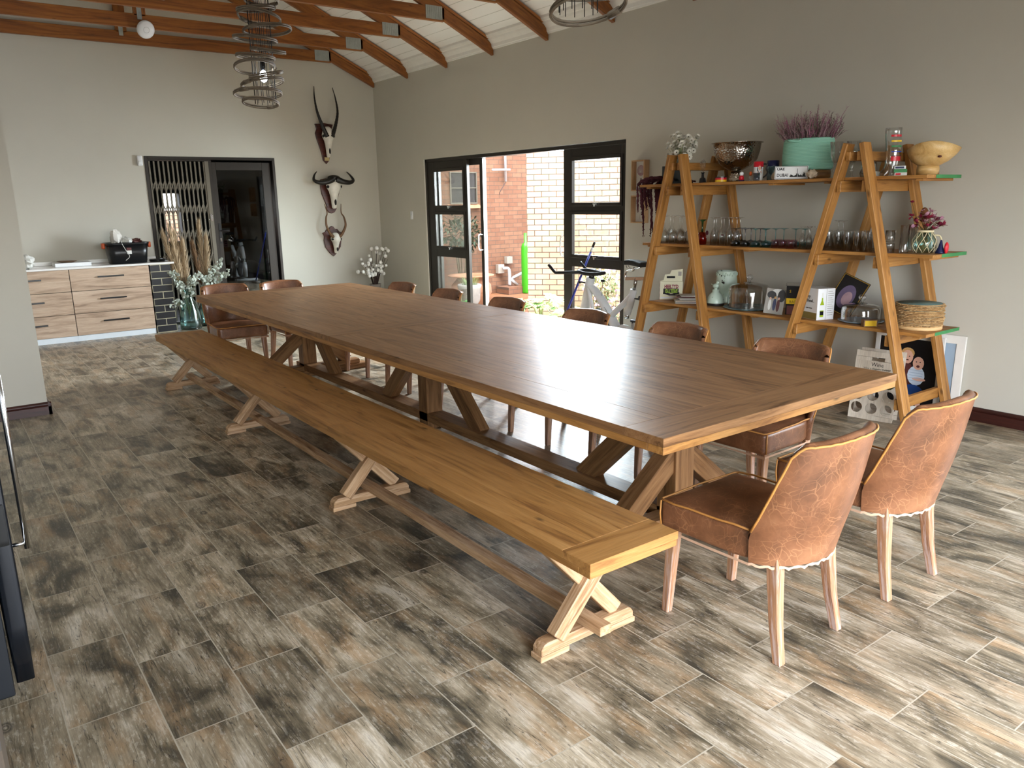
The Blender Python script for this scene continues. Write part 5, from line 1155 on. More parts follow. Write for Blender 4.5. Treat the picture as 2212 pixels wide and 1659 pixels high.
for dz in (-.05, .0, .045): b.board(p - n * .03 + UP * dz, p + n * .03 + UP * dz, .0006, .028, UP)
b.build('side_print', 'black_soft', T)
# magazines
mz = Z1
for i, (w_, d_, t_, mt, an) in enumerate(((.21, .28, .008, 'card_white', 4), (.205, .27, .006, 'maroon', -3), (.21, .28, .009, 'pale_board', 6), (.19, .25, .006, 'card_grey', -8), (.18, .24, .009, 'paper', 12), (.17, .23, .008, 'card_grey', 3), (.16, .22, .008, 'maroon', -6), (.15, .21, .007, 'paper', 8))):
    cx, cy = 5.41 + .01 * math.sin(i * 2), 4.665 + .008 * math.cos(i * 3); r_, n = basis(cx, cy, an); c = Vector((cx, cy, mz + t_ / 2)); b = MB((cx, cy, mz)); b.board(c - r_ * w_ / 2, c + r_ * w_ / 2, d_ * .8, t_, UP); mz += t_ + .0004
    tag(b.build('magazine', mt), 'magazine in the pile beside the game carton, ' + ('topmost' if i == 7 else ('lowest' if i == 0 else '%s from the bottom' % ORD[i])), 'magazine', 'magazines on the bottom shelf')
# bird jar and urn
x, y = 5.42, 4.36
T = T_('bird_jar', 'squat pale green enamel jar with a little bird on its lid', 'jar', x, y, Z1); o = T.location
b = MB(o); b.lathe([(0, 0), (.072, 0), (.076, .012), (.072, .05), (.052, .095), (.028, .115), (.03, .135), (0, .136)], o, 30); b.build('body', 'mint_chipped', T)
b = MB(o); b.lathe([(.0735, -.0004 + .001), (.077, .011), (.0755, .022)], o, 30); b.build('dark_foot', 'enamel_chip', T)
b = MB(o); b.ball((x, y + .004, Z1 + .165), (.022, .030, .022), 12); b.ball((x, y - .016, Z1 + .193), (.013, .014, .013), 10); b.lathe([(0, .13), (.016, .134), (.012, .15), (0, .152)], o, 12); b.leaf((x, y + .028, Z1 + .17), (0, 1, .35), (0, 0, 1), .03, .018); b.build('bird_finial', 'mint_chipped', T)
x, y = 5.61, 4.40
T = T_('enamel_urn', 'tall pale green enamel urn with dark chips behind the bird jar', 'urn', x, y, Z1); o = T.location
b = MB(o); b.lathe([(0, 0), (.055, 0), (.058, .02), (.045, .05), (.05, .065), (.085, .12), (.092, .19), (.082, .27), (.084, .282), (.078, .282), (.076, .268), (.085, .19), (.0, .08)], o, 34); b.build('body', 'mint_chipped', T)
b = MB(o)
for k in range(40): a = 2 * PI * k / 40; b.ball((x + .086 * math.cos(a), y + .086 * math.sin(a), Z1 + .255 + .01 * math.sin(k * 2.4)), (.008, .008, .009), 6)
b.build('filigree_collar', 'mint_chipped', T)
def dome(x, y, R_, H, label, pr2, pm, plat, psx=1):
    T = T_('cake_plate', pr2, 'plate', x, y, Z1); b = MB(T.location); b.lathe([(0, 0), (plat * .8, 0), (plat, .010), (plat * 1.0, .014), (plat * .9, .009), (0, .008)], T.location, 44); b.build('plate', pm, T)
    D_ = T_('glass_cake_dome', label, 'cake dome', x, y, Z1 + .0105); o = D_.location
    b = MB(o); b.lathe([(R_, 0), (R_, H * .62), (R_ * .97, H * .78), (R_ * .85, H * .90), (R_ * .4, H * .99), (.012, H), (.012, H - .004), (R_ * .4, H * .96), (R_ * .84, H * .87), (R_ * .955, H * .76), (R_ - .004, H * .6), (R_ - .004, 0)], o, 44); b.build('dome', 'glass_clear', D_)
    b = MB(o); b.lathe([(0, H + .0), (.010, H + .002), (.009, H + .016), (.024, H + .03), (.028, H + .045), (.02, H + .062), (0, H + .068)], o, 18); b.build('knob', 'glass_clear', D_)
dome(5.46, 4.045, .170, .205, 'tall glass cake dome with a round knob on the patterned blue plate', 'flat blue patterned plate under the tall cake dome', 'picnic_plate', .205)
dome(5.45, 3.045, .140, .125, 'low glass cake dome between the right trestle legs', 'blue-grey plate under the low cake dome', 'blue_grey', .158)
# picture card leaning on a black pack
T, r_, n, c = carton('snack_pack', 'black and yellow packet partly hidden by the right trestle leg', 5.42, 3.60, Z1, .10, .07, .225, -5, 'black_plastic'); card(T, c, r_, n, .0357, -.005, -.005, .085, .045, 'yellow_paint', 'yellow_label'); text('RAC', .03, c + n * .0365 - UP * .012, r_, UP, 'black_plastic', T, sx=.8); card(T, c, r_, n, .0357, 0, -.075, .08, .07, 'maroon', 'food_picture'); text('S', .03, c + n * .0365 + UP * .07 - r_ * .02, r_, UP, 'yellow_paint', T)
b = MB((5.42, 3.60, Z1 + .2255)); p = Vector((5.42, 3.60, Z1 + .2375)); b.board(p - r_ * .055, p + r_ * .055, .075, .023, UP); tag(b.build('clear_container', 'glass_clear'), 'flat clear container lying on the black and yellow packet', 'container')
c0 = Vector((5.325, 3.70, Z1 + .1)); r_, n = basis(5.325, 3.70, 6); n2 = (n + UP * .28).normalized(); u2 = n2.cross(r_); r2 = (r_ * .97 + u2 * -.14).normalized(); u2 = n2.cross(r2)
T = T_('photo_card', 'tilted photo card of people dancing, leaning before the cake dome', 'photo card', *c0); o = T.location
b = MB(o); b.board(c0 - r2 * .07, c0 + r2 * .07, .004, .20, u2) if False else b.board(c0 - u2 * .10, c0 + u2 * .10, .145, .003, n2); b.build('card', 'card_grey', T)
def blob(T, c, r_, u_, n_, dx, dz, rx, rz, mat, lift, name='printed_shape', rot=0, k=14):
    b = MB(T.location); vs = []; cr, sr = math.cos(R(rot)), math.sin(R(rot))
    for i in range(k):
        t = 2 * PI * i / k; a_, b__ = rx * math.cos(t), rz * math.sin(t); vs.append(c + r_ * (dx + a_ * cr - b__ * sr) + u_ * (dz + a_ * sr + b__ * cr) + n_ * lift)
    b.add(vs, [tuple(range(k))], 0); return b.build(name, mat, T)
for q in ((.02, .075, .05, .028, 'card_white', .0017), (-.03, .05, .035, .03, 'enamel_chip', .002), (.045, .05, .03, .05, 'enamel_chip', .0019), (-.035, -.03, .012, .045, 'card_white', .0022), (.0, -.025, .013, .05, 'navy', .0024), (.028, -.03, .013, .05, 'maroon', .0022), (-.035, .02, .008, .010, 'skin', .0026), (.0, .03, .008, .010, 'hair_blond', .0026), (.028, .026, .008, .010, 'skin', .0026)): blob(T, c0, r2, u2, n2, *q[:4], q[4], q[5])
# wine box
cx, cy = 5.37, 3.345
r_, n = basis(cx, cy, 42); T = T_('wine_carton', 'white wine carton with my friend lettering and a green bottle picture', 'box', cx, cy, Z1); o = T.location; hh = .235; c = Vector((cx, cy, Z1 + hh / 2))
# two faces seen: left face (normal towards the far left) and right face with the bottle
nl = Vector((-.86, .51, 0)); nl = Vector((-.93, -.0, 0)) ; nR = Vector((-.35, -.94, 0)).normalized(); nL = Vector((-.94, .35, 0)).normalized()
b = MB(o); b.board(c - nR * .085, c + nR * .085, .15, hh, UP); b.build('carton', 'white_gloss', T, .0015)
rL = UP.cross(nL); rR = UP.cross(nR); cL = c + nL * .0755; cR = c + nR * .0855
card(T, cL, rL, nL, .0004, 0, -.09, .165, .05, 'gold_card', 'gold_strip'); text('my', .034, cL + nL * .001 + UP * .055 - rL * .02, rL, UP, 'black_plastic', T); text('friend...', .034, cL + nL * .001 + UP * .022 + rL * .005, rL, UP, 'black_plastic', T, sx=.85); text('CAPE WHITE', .013, cL + nL * .001 - UP * .035 - rL * .01, rL, UP, 'black_plastic', T)
b = MB(o); 
def flat(b, pts, c, r_, n_, lift): b.add([c + r_ * a + UP * z + n_ * lift for a, z in pts], [tuple(range(len(pts)))], 0)
bp_ = [(-.016, -.095), (.016, -.095), (.017, .0), (.006, .03), (.006, .085), (-.006, .085), (-.006, .03), (-.017, .0)]
flat(b, bp_, cR - rR * .035, rR, nR, .0006); b.build('bottle_picture', 'wine_green', T); b = MB(o); flat(b, [(-.0165, -.08), (.0165, -.08), (.0165, -.052), (-.0165, -.052)], cR - rR * .035, rR, nR, .001); b.build('bottle_label', 'black_plastic', T); b = MB(o); flat(b, [(-.0165, -.045), (.0165, -.045), (.0165, -.005), (-.0165, -.005)], cR - rR * .035, rR, nR, .001); b.build('bottle_label', 'white_gloss', T); b = MB(o); flat(b, [(-.0062, .05), (.0062, .05), (.0062, .086), (-.0062, .086)], cR - rR * .035, rR, nR, .001); b.build('bottle_neck', 'card_white', T)
b = MB(o); b.board(cR - UP * .117 + nR * .0004, cR + UP * .117 + nR * .0004, .002, .0006, nR); b.build('fold_line', 'card_grey', T)
b = MB(o)
for i in range(12): b.board(cR + rR * (.012) + UP * (.095 - i * .016) + nR * .0006, cR + rR * (.062 if i % 3 else .05) + UP * (.095 - i * .016) + nR * .0006, .0005, .003, UP)
b.build('small_print', 'card_grey', T)
# tilted picture frame against the rear leg
c0 = Vector((5.60, 3.255, Z1 + .16)); r_, n = basis(5.6, 3.25, -8); n2 = (n + UP * .30).normalized(); u0 = n2.cross(r_); r2 = (r_ * .90 - u0 * .42).normalized(); u2 = n2.cross(r2)
T = T_('oval_picture_frame', 'dark framed oval picture tilted behind the wine carton', 'picture frame', *c0); o = T.location
b = MB(o); b.board(c0 - u2 * .15, c0 + u2 * .15, .21, .015, n2); b.build('frame', 'picture_black', T, .002)
b = MB(o)
for d, l_, s_ in ((r2, u2, .098), (-r2, u2, .098)): b.board(c0 + d * s_ - l_ * .14 + n2 * .009, c0 + d * s_ + l_ * .14 + n2 * .009, .006, .003, n2)
for d, l_, s_ in ((u2, r2, .143), (-u2, r2, .143)): b.board(c0 + d * s_ - l_ * .1 + n2 * .009, c0 + d * s_ + l_ * .1 + n2 * .009, .006, .003, n2)
b.build('gold_edge', 'gold_edge', T); blob(T, c0, r2, u2, n2, 0, -.01, .06, .095, 'purple_grey', .0085, 'oval_picture', 0, 24); blob(T, c0, r2, u2, n2, .01, -.02, .035, .055, 'heather_mauve', .009, 'oval_picture', 0, 20)
T, r_, n, c = carton('small_wooden_box', 'little brown and yellow wooden box at the shelf edge before the low dome', 5.29, 2.89, Z1, .095, .055, .05, 22, 'slab_wood'); card(T, c, r_, n, .0279, 0, 0, .08, .038, 'yellow_paint', 'yellow_front')
# round mats
x, y = 5.475, 2.635
b = MB((x, y, Z1)); b.lathe([(0, 0), (.148, 0), (.15, .004), (.15, .02), (.147, .024), (0, .024)], (x, y, Z1), 44); tag(b.build('turntable', 'plywood'), 'pale round wooden board under the pile of round mats', 'board')
z = Z1 + .0245; mrt = None
for i in range(14):
    lab = 'round bark-edged place mat, ' + ('topmost of the pile, slate green' if i == 13 else ('lowest of the pile' if i == 0 else '%s from the bottom' % ORD[i]))
    px, py = x + rr.uniform(-.005, .005), y + rr.uniform(-.005, .005)
    if mrt is None:
        mrt = T_('round_place_mat', lab, 'place mat', px, py, z, 'round bark-edged place mats'); b = MB(mrt.location); n = 72; vs = []
        for zz, ee in ((0, -.006), (.0035, .004), (.0068, .004), (.0098, -.006)):
            for k in range(n): a = 2 * PI * k / n; r_ = .150 + ee + .003 * math.sin(k * 2.7) + rr.uniform(-.002, .002); vs.append((px + r_ * math.cos(a), py + r_ * math.sin(a), z + zz + rr.uniform(-.0004, .0004) * (0 < zz < .009)))
        b.add(vs, [(j * n + k, j * n + (k + 1) % n, (j + 1) * n + (k + 1) % n, (j + 1) * n + k) for j in range(3) for k in range(n)] + [tuple(reversed(range(n))), tuple(range(3 * n, 4 * n))], 0, False); b.build('mat', 'mat_cork', mrt)
        b = MB(mrt.location); b.lathe([(0, .0104), (.141, .0104), (.141, .0099)], mrt.location, 48); b.build('top_face', 'slate_mat', mrt)
    else: dup(mrt, (px, py, z), rr.uniform(0, 6), lab)
    z += .0108

# ---------------------------------------------------------------- wall frames above the bike, wine rack board, portrait
for i, (ya, yb, za, zb_, lab) in enumerate(((5.505, 5.79, 1.675, 1.975, 'upper pale wood shadow box frame with a round shell motif'), (5.505, 5.80, 1.36, 1.632, 'lower pale wood shadow box frame half behind the red garland'))):
    T = thing('shadow_box_frame', lab, 'picture frame', (XW, (ya + yb) / 2, za), 0, 'shadow box frames beside the patio door'); o = T.location; d = .075
    ya, yb = 5.62, 5.80
    b = MB(o); b.box(XW - d, XW - .001, ya, ya + .012, za, zb_, 'z'); b.box(XW - d, XW - .001, yb - .012, yb, za, zb_, 'z'); b.box(XW - d, XW - .001, ya + .012, yb - .012, za, za + .012, 'y'); b.box(XW - d, XW - .001, ya + .012, yb - .012, zb_ - .012, zb_, 'y'); b.build('frame', 'frame_wood', T, .001)
    b = MB(o); b.box(XW - .012, XW - .002, ya + .012, yb - .012, za + .012, zb_ - .012, 'y'); b.build('backing', 'card_white', T)
    ym, zm = (ya + yb) / 2 + .01, za + (.20 if i == 0 else .06)
    if i == 0:
        b = MB(o); b.lathe([(0, .004), (.045, .002), (.052, 0)], (XW - .018, ym, zm), 24, 0, True, (-1, 0, 0)); b.build('shell_motif', 'heather_mauve', T)
        b = MB(o)
        for k in range(13): a = R(-120 + k * 20); b.tube([(XW - .023, ym, zm - .02), (XW - .021, ym + .047 * math.sin(a), zm + .047 * math.cos(a))], .0012, 4)
        b.build('shell_ribs', 'card_white', T)
        b = MB(o); b.lathe([(0, .003), (.014, .0)], (XW - .014, ym, zm - .085), 14, 0, True, (-1, 0, 0)); b.build('small_motif', 'grey_pot', T)
    else:
        b = MB(o); b.tube(bez([(XW - .016, ym, zm - .03), (XW - .016, ym + .01, zm), (XW - .016, ym - .008, zm + .05)], 4), .0012, 4); b.build('line_motif', 'card_grey', T)
# wine rack board: leaning bottle board with holes
P0, P1 = Vector((5.30, 3.0, 0)), Vector((5.365, 2.70, 0)); w_ = (P1 - P0).normalized(); W_ = (P1 - P0).length; n0 = Vector((-w_.y, w_.x, 0)) if (-w_.y) < 0 else Vector((w_.y, -w_.x, 0))
lean = Vector((.06, 0, 0)); U_ = (Vector((0, 0, .49)) + lean).normalized(); Hh = .50; NN = U_.cross(w_).normalized()
if NN.x > 0: NN = -NN
T = thing('wine_bottle_rack', 'pale wooden wine rack board lettered Wine with round bottle holes', 'wine rack', tuple((P0 + P1) / 2)); o = T.location
def rackboard(org, name):
    b = MB(o); holes = []
    # grid of cells, each cell a ring of quads around a round hole
    cols, rows = 3, 3; cw = W_ / cols; chh = .098; y0_ = .035; th = .012
    def pt(a, z, k): return org + w_ * a + U_ * z - NN * (k * th)
    def quad(a0, a1, z0, z1):
        if a1 - a0 < 1e-5 or z1 - z0 < 1e-5: return
        c_ = (a0 + a1) / 2; p = pt(c_, z0, .5); q = pt(c_, z1, .5); b.board(p, q, a1 - a0, th, NN, 0, 3.0)
    quad(0, W_, 0, y0_)
    for r in range(rows):
        for cc in range(cols):
            cx_, cz_ = (cc + .5) * cw, y0_ + (r + .5) * chh; hr = .040; n = 24; vs = []; gr = []
            for k in (0, 1):
                for ring in (0, 1):
                    for i in range(n):
                        a = 2 * PI * i / n + PI / 4; ca, sa = math.cos(a), math.sin(a)
                        if ring == 0: u_, v_ = hr * ca, hr * sa
                        else: m_ = max(abs(ca), abs(sa)); u_, v_ = cw / 2 * ca / m_, chh / 2 * sa / m_
                        vs.append(pt(cx_ + u_, cz_ + v_, k)); gr.append((cz_ + v_, cx_ + u_, k * th))
            fs = []
            for i in range(n):
                j = (i + 1) % n; fs += [(i, j, n + j, n + i), (2 * n + i, 3 * n + i, 3 * n + j, 2 * n + j), (i, 2 * n + i, 2 * n + j, j), (n + i, n + j, 3 * n + j, 3 * n + i)]
            b.add(vs, fs, 0, False, gr, 3.0)
    zt = y0_ + rows * chh; hz = .445
    quad(0, W_, zt, hz - .014); quad(0, W_ / 2 - .045, hz - .014, hz + .014); quad(W_ / 2 + .045, W_, hz - .014, hz + .014); quad(0, W_, hz + .014, Hh)
    return b.build(name, 'pale_board', T)
rackboard(P0, 'front_board')
sh = Vector((.0, 0, 0)) - Vector((NN.x, NN.y, 0)).normalized() * .11
wr = w_ if w_.dot(Vector((.55, -.83, 0))) > 0 else -w_
cc = (P0 + P1) / 2; text('Wine', .040, cc + U_ * .405 + NN * .0008, wr, U_, 'black_soft', T, sx=.95); text('Wine is Elegance Defined', .019, cc + U_ * .375 + NN * .0008, wr, U_, 'black_soft', T, sx=.95)
b = MB(o); b.board(P0 + sh * 1 + w_ * .0, P0 + sh + U_ * .36, .012, .012); 
T2 = rackboard(P0 + sh, 'back_board')
b = MB(o)
for e in (0, 1): b.board(P0 + w_ * (.012 + e * (W_ - .024)) + U_ * .33 - NN * .012, P0 + w_ * (.012 + e * (W_ - .024)) + U_ * .33 + sh, .02, .012, UP)
b.build('spacer', 'pale_board', T)
for k, (cc_, r) in enumerate(((1, 2), (2, 2))):
    c = P0 + w_ * ((cc_ + .5) * W_ / 3) + U_ * (.035 + (r + .5) * .098); d = sh.normalized(); c = c - d * .03 - UP * .006
    b = MB(tuple(c)); b.tube([c, c + d * .012, c + d * .10, c + d * .17], [.031, .034, .034, .014], 16); tag(b.build('wine_bottle', 'glass_bottle'), 'green wine bottle lying in the rack, ' + ('left one' if k == 0 else 'right one'), 'bottle', 'bottles in the wine rack')
# framed portrait of children and pale frame behind
def leaning(name, label, ya, yb, zt, xf, xt, fw, mats, cat='picture frame'):
    T = thing(name, label, cat, (xf, (ya + yb) / 2, 0)); o = T.location; u_ = Vector((xt - xf, 0, zt)).normalized(); n_ = Vector((-u_.z, 0, u_.x)); r_ = Vector((0, -1, 0)); L = math.hypot(xt - xf, zt)
    c = Vector((xf, (ya + yb) / 2, 0)); W2 = (yb - ya) / 2
    b = MB(o)
    for a0, a1, wd, p in ((-W2, W2, fw, 'h0'), (-W2, W2, fw, 'h1')):
        z = fw / 2 if p == 'h0' else L - fw / 2
        b.board(c + r_ * a0 + u_ * z, c + r_ * a1 + u_ * z, fw, .02, n_)
    for s in (-1, 1): b.board(c + r_ * s * (W2 - fw / 2) + u_ * fw, c + r_ * s * (W2 - fw / 2) + u_ * (L - fw), fw, .02, n_)
    b.build('frame', mats[0], T, .001)
    b = MB(o); b.board(c + u_ * fw, c + u_ * (L - fw), 2 * (W2 - fw), .006, n_); b.build('picture', mats[1], T)
    return T, c + u_ * L / 2, r_, u_, n_, W2, L
leaning('pale_window_frame', 'tall whitewashed frame leaning on the wall behind the portrait', 2.475, 3.02, .60, 5.855, 5.875, .06, ('white_paint', 'sky_panel'))
T, c, r_, u_, n_, W2, L = leaning('framed_portrait', 'white framed dark portrait of three laughing small children behind the trestle', 2.605, 3.12, .575, 5.83, 5.845, .035, ('white_paint', 'picture_black'))
def bl(*a, **k): blob(T, c, r_, u_, n_, *a, **k)
Lf = .0036
for dx, dz, rx, rz, mt, l in ((-.115, -.06, .055, .11, 'shirt_pink', 1), (.0, -.02, .05, .10, 'maroon', 1), (.075, -.02, .065, .075, 'shirt_white', 3), (.06, -.15, .085, .06, 'shorts_blue', 4), (-.03, -.20, .025, .07, 'skin', 2), (.11, -.20, .022, .075, 'skin', 3), (.035, -.23, .02, .06, 'skin', 5),
    (-.115, .06, .038, .048, 'skin', 5), (-.115, .085, .036, .03, 'hair_blond', 4), (.0, .115, .042, .052, 'skin', 6), (.0, .145, .05, .04, 'hair_blond', 5), (.085, .075, .042, .05, 'skin', 7), (-.05, -.05, .016, .05, 'skin', 6), (.10, -.045, .05, .013, 'skin', 8), (-.09, -.12, .04, .018, 'skin', 8)):
    bl(dx, dz, rx, rz, mt, Lf + l * .0004)
for dx, dz, rx, rz, mt in ((-.128, .065, .004, .004, 'black_soft'), (-.102, .065, .004, .004, 'black_soft'), (-.115, .035, .012, .006, 'maroon'), (-.013, .12, .005, .004, 'black_soft'), (.014, .12, .005, .004, 'black_soft'), (.0, .092, .013, .004, 'maroon'), (.07, .085, .005, .004, 'black_soft'), (.098, .085, .005, .004, 'black_soft'), (.085, .052, .013, .010, 'maroon')): bl(dx, dz, rx, rz, mt, Lf + .0040)
b = MB(T.location)
for i in range(5): p = c + n_ * (Lf + .0036) + r_ * .075 + u_ * (.02 - i * .02); b.board(p - r_ * .05, p + r_ * .05, .0003, .004, u_)
b.build('shirt_stripes', 'sky_panel', T)

# ---------------------------------------------------------------- exercise bike and mop by the patio door
X = 5.42
T = thing('exercise_bike', 'white spinning bike with black handlebars and saddle beside the patio door', 'exercise bike', (X, 5.7, 0)); o = T.location
def P_(y, z, dx=0): return Vector((X + dx, y, z))
b = MB(o)
b.tube([P_(5.96, .82), P_(6.0, .66), P_(6.05, .485)], [.045, .05, .052], 14); b.build('head_tube', 'white_gloss', T)
b = MB(o); b.tube([P_(6.05, .50), P_(6.075, .39)], .036, 14); b.build('head_sleeve', 'chrome', T)
b = MB(o); b.tube([P_(6.07, .41), P_(6.09, .30), P_(6.10, .10)], [.046, .05, .045], 12); b.build('front_support', 'white_gloss', T)
b = MB(o); b.tube(bez([P_(5.98, .74), P_(5.90, .70), P_(5.79, .60), P_(5.68, .47), P_(5.58, .34), P_(5.50, .22)], 6), [.048 + .0006 * k for k in range(31)], 14, 0, False, True, True, .6); b.build('main_frame', 'white_gloss', T)
b = MB(o); b.tube(bez([P_(5.36, .70), P_(5.46, .61), P_(5.60, .50), P_(5.66, .44)], 6), .038, 12, 0, False, True, True, .7); b.build('rear_stay', 'white_gloss', T)
b = MB(o); b.tube([P_(5.345, .745), P_(5.39, .60), P_(5.43, .50)], [.034, .036, .034], 14); b.build('seat_tube', 'white_gloss', T)
b = MB(o); b.tube([P_(5.43, .505), P_(5.44, .46)], .026, 12); b.build('seat_tube_sleeve', 'chrome', T)
for s in (-1, 1):
    b = MB(o); b.tube(bez([P_(5.97, .72, s * .035), P_(5.90, .64, s * .065), P_(5.855, .52, s * .07), P_(5.86, .40, s * .07), P_(5.80, .30, s * .07)], 5), .020, 8); b.build('fork', 'white_gloss', T)
b = MB(o); b.lathe([(0, -.018), (.19, -.018), (.215, -.022), (.222, -.02), (.222, .02), (.215, .022), (.19, .018), (0, .018)], P_(5.80, .30), 44, 0, True, (1, 0, 0)); b.build('flywheel', 'black_plastic', T)
b = MB(o); b.lathe([(.192, -.0245), (.216, -.0245), (.216, .0245), (.192, .0245)], P_(5.80, .30), 44, 0, False, (1, 0, 0)); b.build('flywheel_rim', 'chrome', T)
b = MB(o); b.lathe([(0, -.036), (.12, -.036), (.15, -.028), (.15, .0), (0, .0)], P_(5.42, .25, -.03), 36, 0, True, (1, 0, 0)); b.build('crank_cover', 'white_gloss', T)
for s in (-1, 1):
    b = MB(o); b.board(P_(5.42, .25, s * .085), P_(5.42 + s * .03, .25 + s * .155, s * .09), .014, .026, (1, 0, 0)); b.build('crank_arm', 'chrome', T)
    b = MB(o); b.rbox(X + s * .135 - .04, X + s * .135 + .04, 5.41 + s * .03 - .04, 5.41 + s * .03 + .05, .245 + s * .155, .275 + s * .155, .01, 4); b.build('pedal', 'black_plastic', T)
for y in (5.28, 6.12):
    b = MB(o); b.tube([(X - .24, y, .035), (X + .24, y, .035)], .032, 12); b.build('base_bar', 'white_gloss', T)
b = MB(o); b.board(P_(5.28, .06), P_(6.12, .06), .05, .03); b.build('base_beam', 'white_gloss', T)
b = MB(o); b.board(P_(5.50, .20), P_(5.50, .06), .06, .08, (0, 1, 0)); b.build('pillar', 'white_gloss', T)
b = MB(o); b.tube([P_(5.345, .74), P_(5.315, .86)], .017, 12); b.build('seat_post', 'steel', T)
b = MB(o); b.board(P_(5.45, .845), P_(5.20, .862), .03, .036); b.build('seat_slider', 'steel', T, .003)
b = MB(o); b.tube(bez([P_(5.455, .83), P_(5.462, .885), P_(5.44, .915), P_(5.36, .93), P_(5.345, .96)], 6), .011, 10); b.build('saddle_post', 'chrome', T)
b = MB(o)
def sad(p):
    t = (5.47 - p.y) / .29; k = .34 + .66 * max(0, min(1, t)) ** 1.4; p.x = X + (p.x - X) * k; p.z += .006 * math.sin(t * PI * 1.6) - .0; return p
b.rbox(X - .085, X + .085, 5.18, 5.47, .975, 1.022, .022, 10, 0, .006, sad); b.build('saddle', 'black_soft', T)
b = MB(o)
for s in (-1, 1): b.tube(bez([P_(5.44, .972, s * .012), P_(5.42, .948, s * .02), P_(5.34, .945, s * .022), P_(5.25, .972, s * .035)], 4), .004, 6)
b.build('saddle_rails', 'chrome', T)
b = MB(o); b.tube([P_(5.955, .80), P_(5.945, .86)], .03, 12); b.build('stem', 'black_plastic', T)
b = MB(o)
loop = [P_(5.80 + 0, .875, 0), P_(5.83, .873, .06), P_(5.95, .872, .085), P_(6.07, .882, .075), P_(6.10, .885, 0), P_(6.07, .882, -.075), P_(5.95, .868, -.09), P_(5.83, .868, -.065)]
b.tube([v for i in range(8) for v in bez([loop[(i - 1) % 8], loop[i], loop[(i + 1) % 8], loop[(i + 2) % 8]], 4)[4:8]], .019, 10, 0, True); b.build('handlebar_loop', 'black_soft', T)
for s in (-1, 1):
    b = MB(o); b.tube(bez([P_(6.02, .88, s * .08), P_(6.08, .878, s * .17), P_(6.20, .872, s * .22), P_(6.27, .872, s * .22), P_(6.37, .942, s * .22)], 5), .016, 10); b.build('grip_bar', 'black_soft', T)
b = MB(o); b.tube([P_(5.80, .60), P_(5.782, .79)], .004, 6); b.build('brake_rod', 'chrome', T)
b = MB(o); b.ball(P_(5.78, .80), (.018, .032, .014), 12); b.build('brake_knob', 'black_plastic', T)
b = MB(o); b.tube([P_(6.02, .76), P_(6.07, .765), P_(6.12, .765)], .009, 8); b.ball(P_(6.13, .76), .016, 8); b.build('lever', 'black_plastic', T)
b = MB(o); b.tube([P_(5.33, .66), P_(5.28, .66)], .008, 8); b.ball(P_(5.27, .67), (.012, .012, .025), 8); b.build('lever', 'black_plastic', T)
b = MB(o); c = P_(5.69, .50, -.045); d1 = Vector((0, .60, .80)).normalized()
vs = []
for k in range(28): a = 2 * PI * k / 28; vs.append(c + d1 * .052 * math.cos(a) * 1.0 + Vector((0, -.8, .6)) * .018 * math.sin(a))
b.tube(vs, .0022, 5, 0, True); b.build('oval_badge', 'grey_plastic', T)
text('REX', .026, c - Vector((.002, 0, 0)), -d1, Vector((0, -.8, .6)), 'grey_plastic', T, ext=.001)
b = MB((5.6, 6.5, 0)); top = Vector((5.872, 6.395, 1.150)); bot = Vector((5.46, 6.60, .05))
T = thing('blue_mop', 'blue-handled mop leaning against the right panel of the patio door', 'mop', tuple(bot)); o = T.location
b = MB(o); b.tube([bot, bot.lerp(top, .90)], .0125, 10); b.build('pole', 'mop_blue', T); b = MB(o); b.tube([bot.lerp(top, .90), bot.lerp(top, .945)], .0135, 10); b.build('collar', 'card_white', T)
b = MB(o); b.tube([bot.lerp(top, .945), bot.lerp(top, .99), bot.lerp(top, 1.0)], [.014, .014, .006], 10); b.build('grip', 'black_plastic', T)
b = MB(o); b.rbox(bot.x - .05, bot.x + .05, bot.y - .15, bot.y + .15, .0, .05, .02, 5); b.build('mop_head', 'card_grey', T)
T = thing('water_bottle', 'bottle with bright blue cap on the floor behind the left trestle', 'bottle', (5.62, 4.955, 0)); o = T.location
b = MB(o); b.lathe([(0, 0), (.05, 0), (.055, .02), (.055, .30), (.04, .36), (0, .36)], o, 20); b.build('body', 'glass_aqua', T); b = MB(o); b.lathe([(0, .361), (.042, .361), (.042, .405), (0, .41)], o, 20); b.build('cap', 'mop_blue', T)

# ---------------------------------------------------------------- garden court outside the patio door
b = MB(); b.box(XW + .22, 26, -6, 26, -.6, -.3, 'x'); struct(b.build('ground', 'soil'))
b = MB(); b.box(XW + .22, XW + .5, 5.6, 10.4, -.3, -.02, 'y'); struct(b.build('door_step', 'grout_white'))
b = MB((9, 13.4, 0)); b.box(6.12, 13.0, 13.4, 13.65, -.6, 4.4, 'x', 0, 0); bw = tag(b.build('brick_house_wall', 'brick_shaded'), 'orange face-brick house wall at the back of the garden court', 'brick wall')
E1 = Vector((7.64, 9.89, 0)); dv = Vector((.66, -.75, 0)).normalized(); nv = Vector((dv.y, -dv.x, 0))
if nv.x < 0: nv = -nv
b = MB(tuple(E1)); q = E1 + nv * .125; b.board(q + Vector((0, 0, 1.9)), q + dv * 4.4 + Vector((0, 0, 1.9)), .25, 5.0, (0, 0, 1), 0, 0); tag(b.build('brick_corner_wall', 'brick_sunlit'), 'brightly sunlit pale brick wall standing right outside the patio door', 'brick wall')
T = thing('steel_window', 'small grey steel window in the orange brick wall', 'window', (8.75, 13.4, 1.5)); o = T.location
b = MB(o)
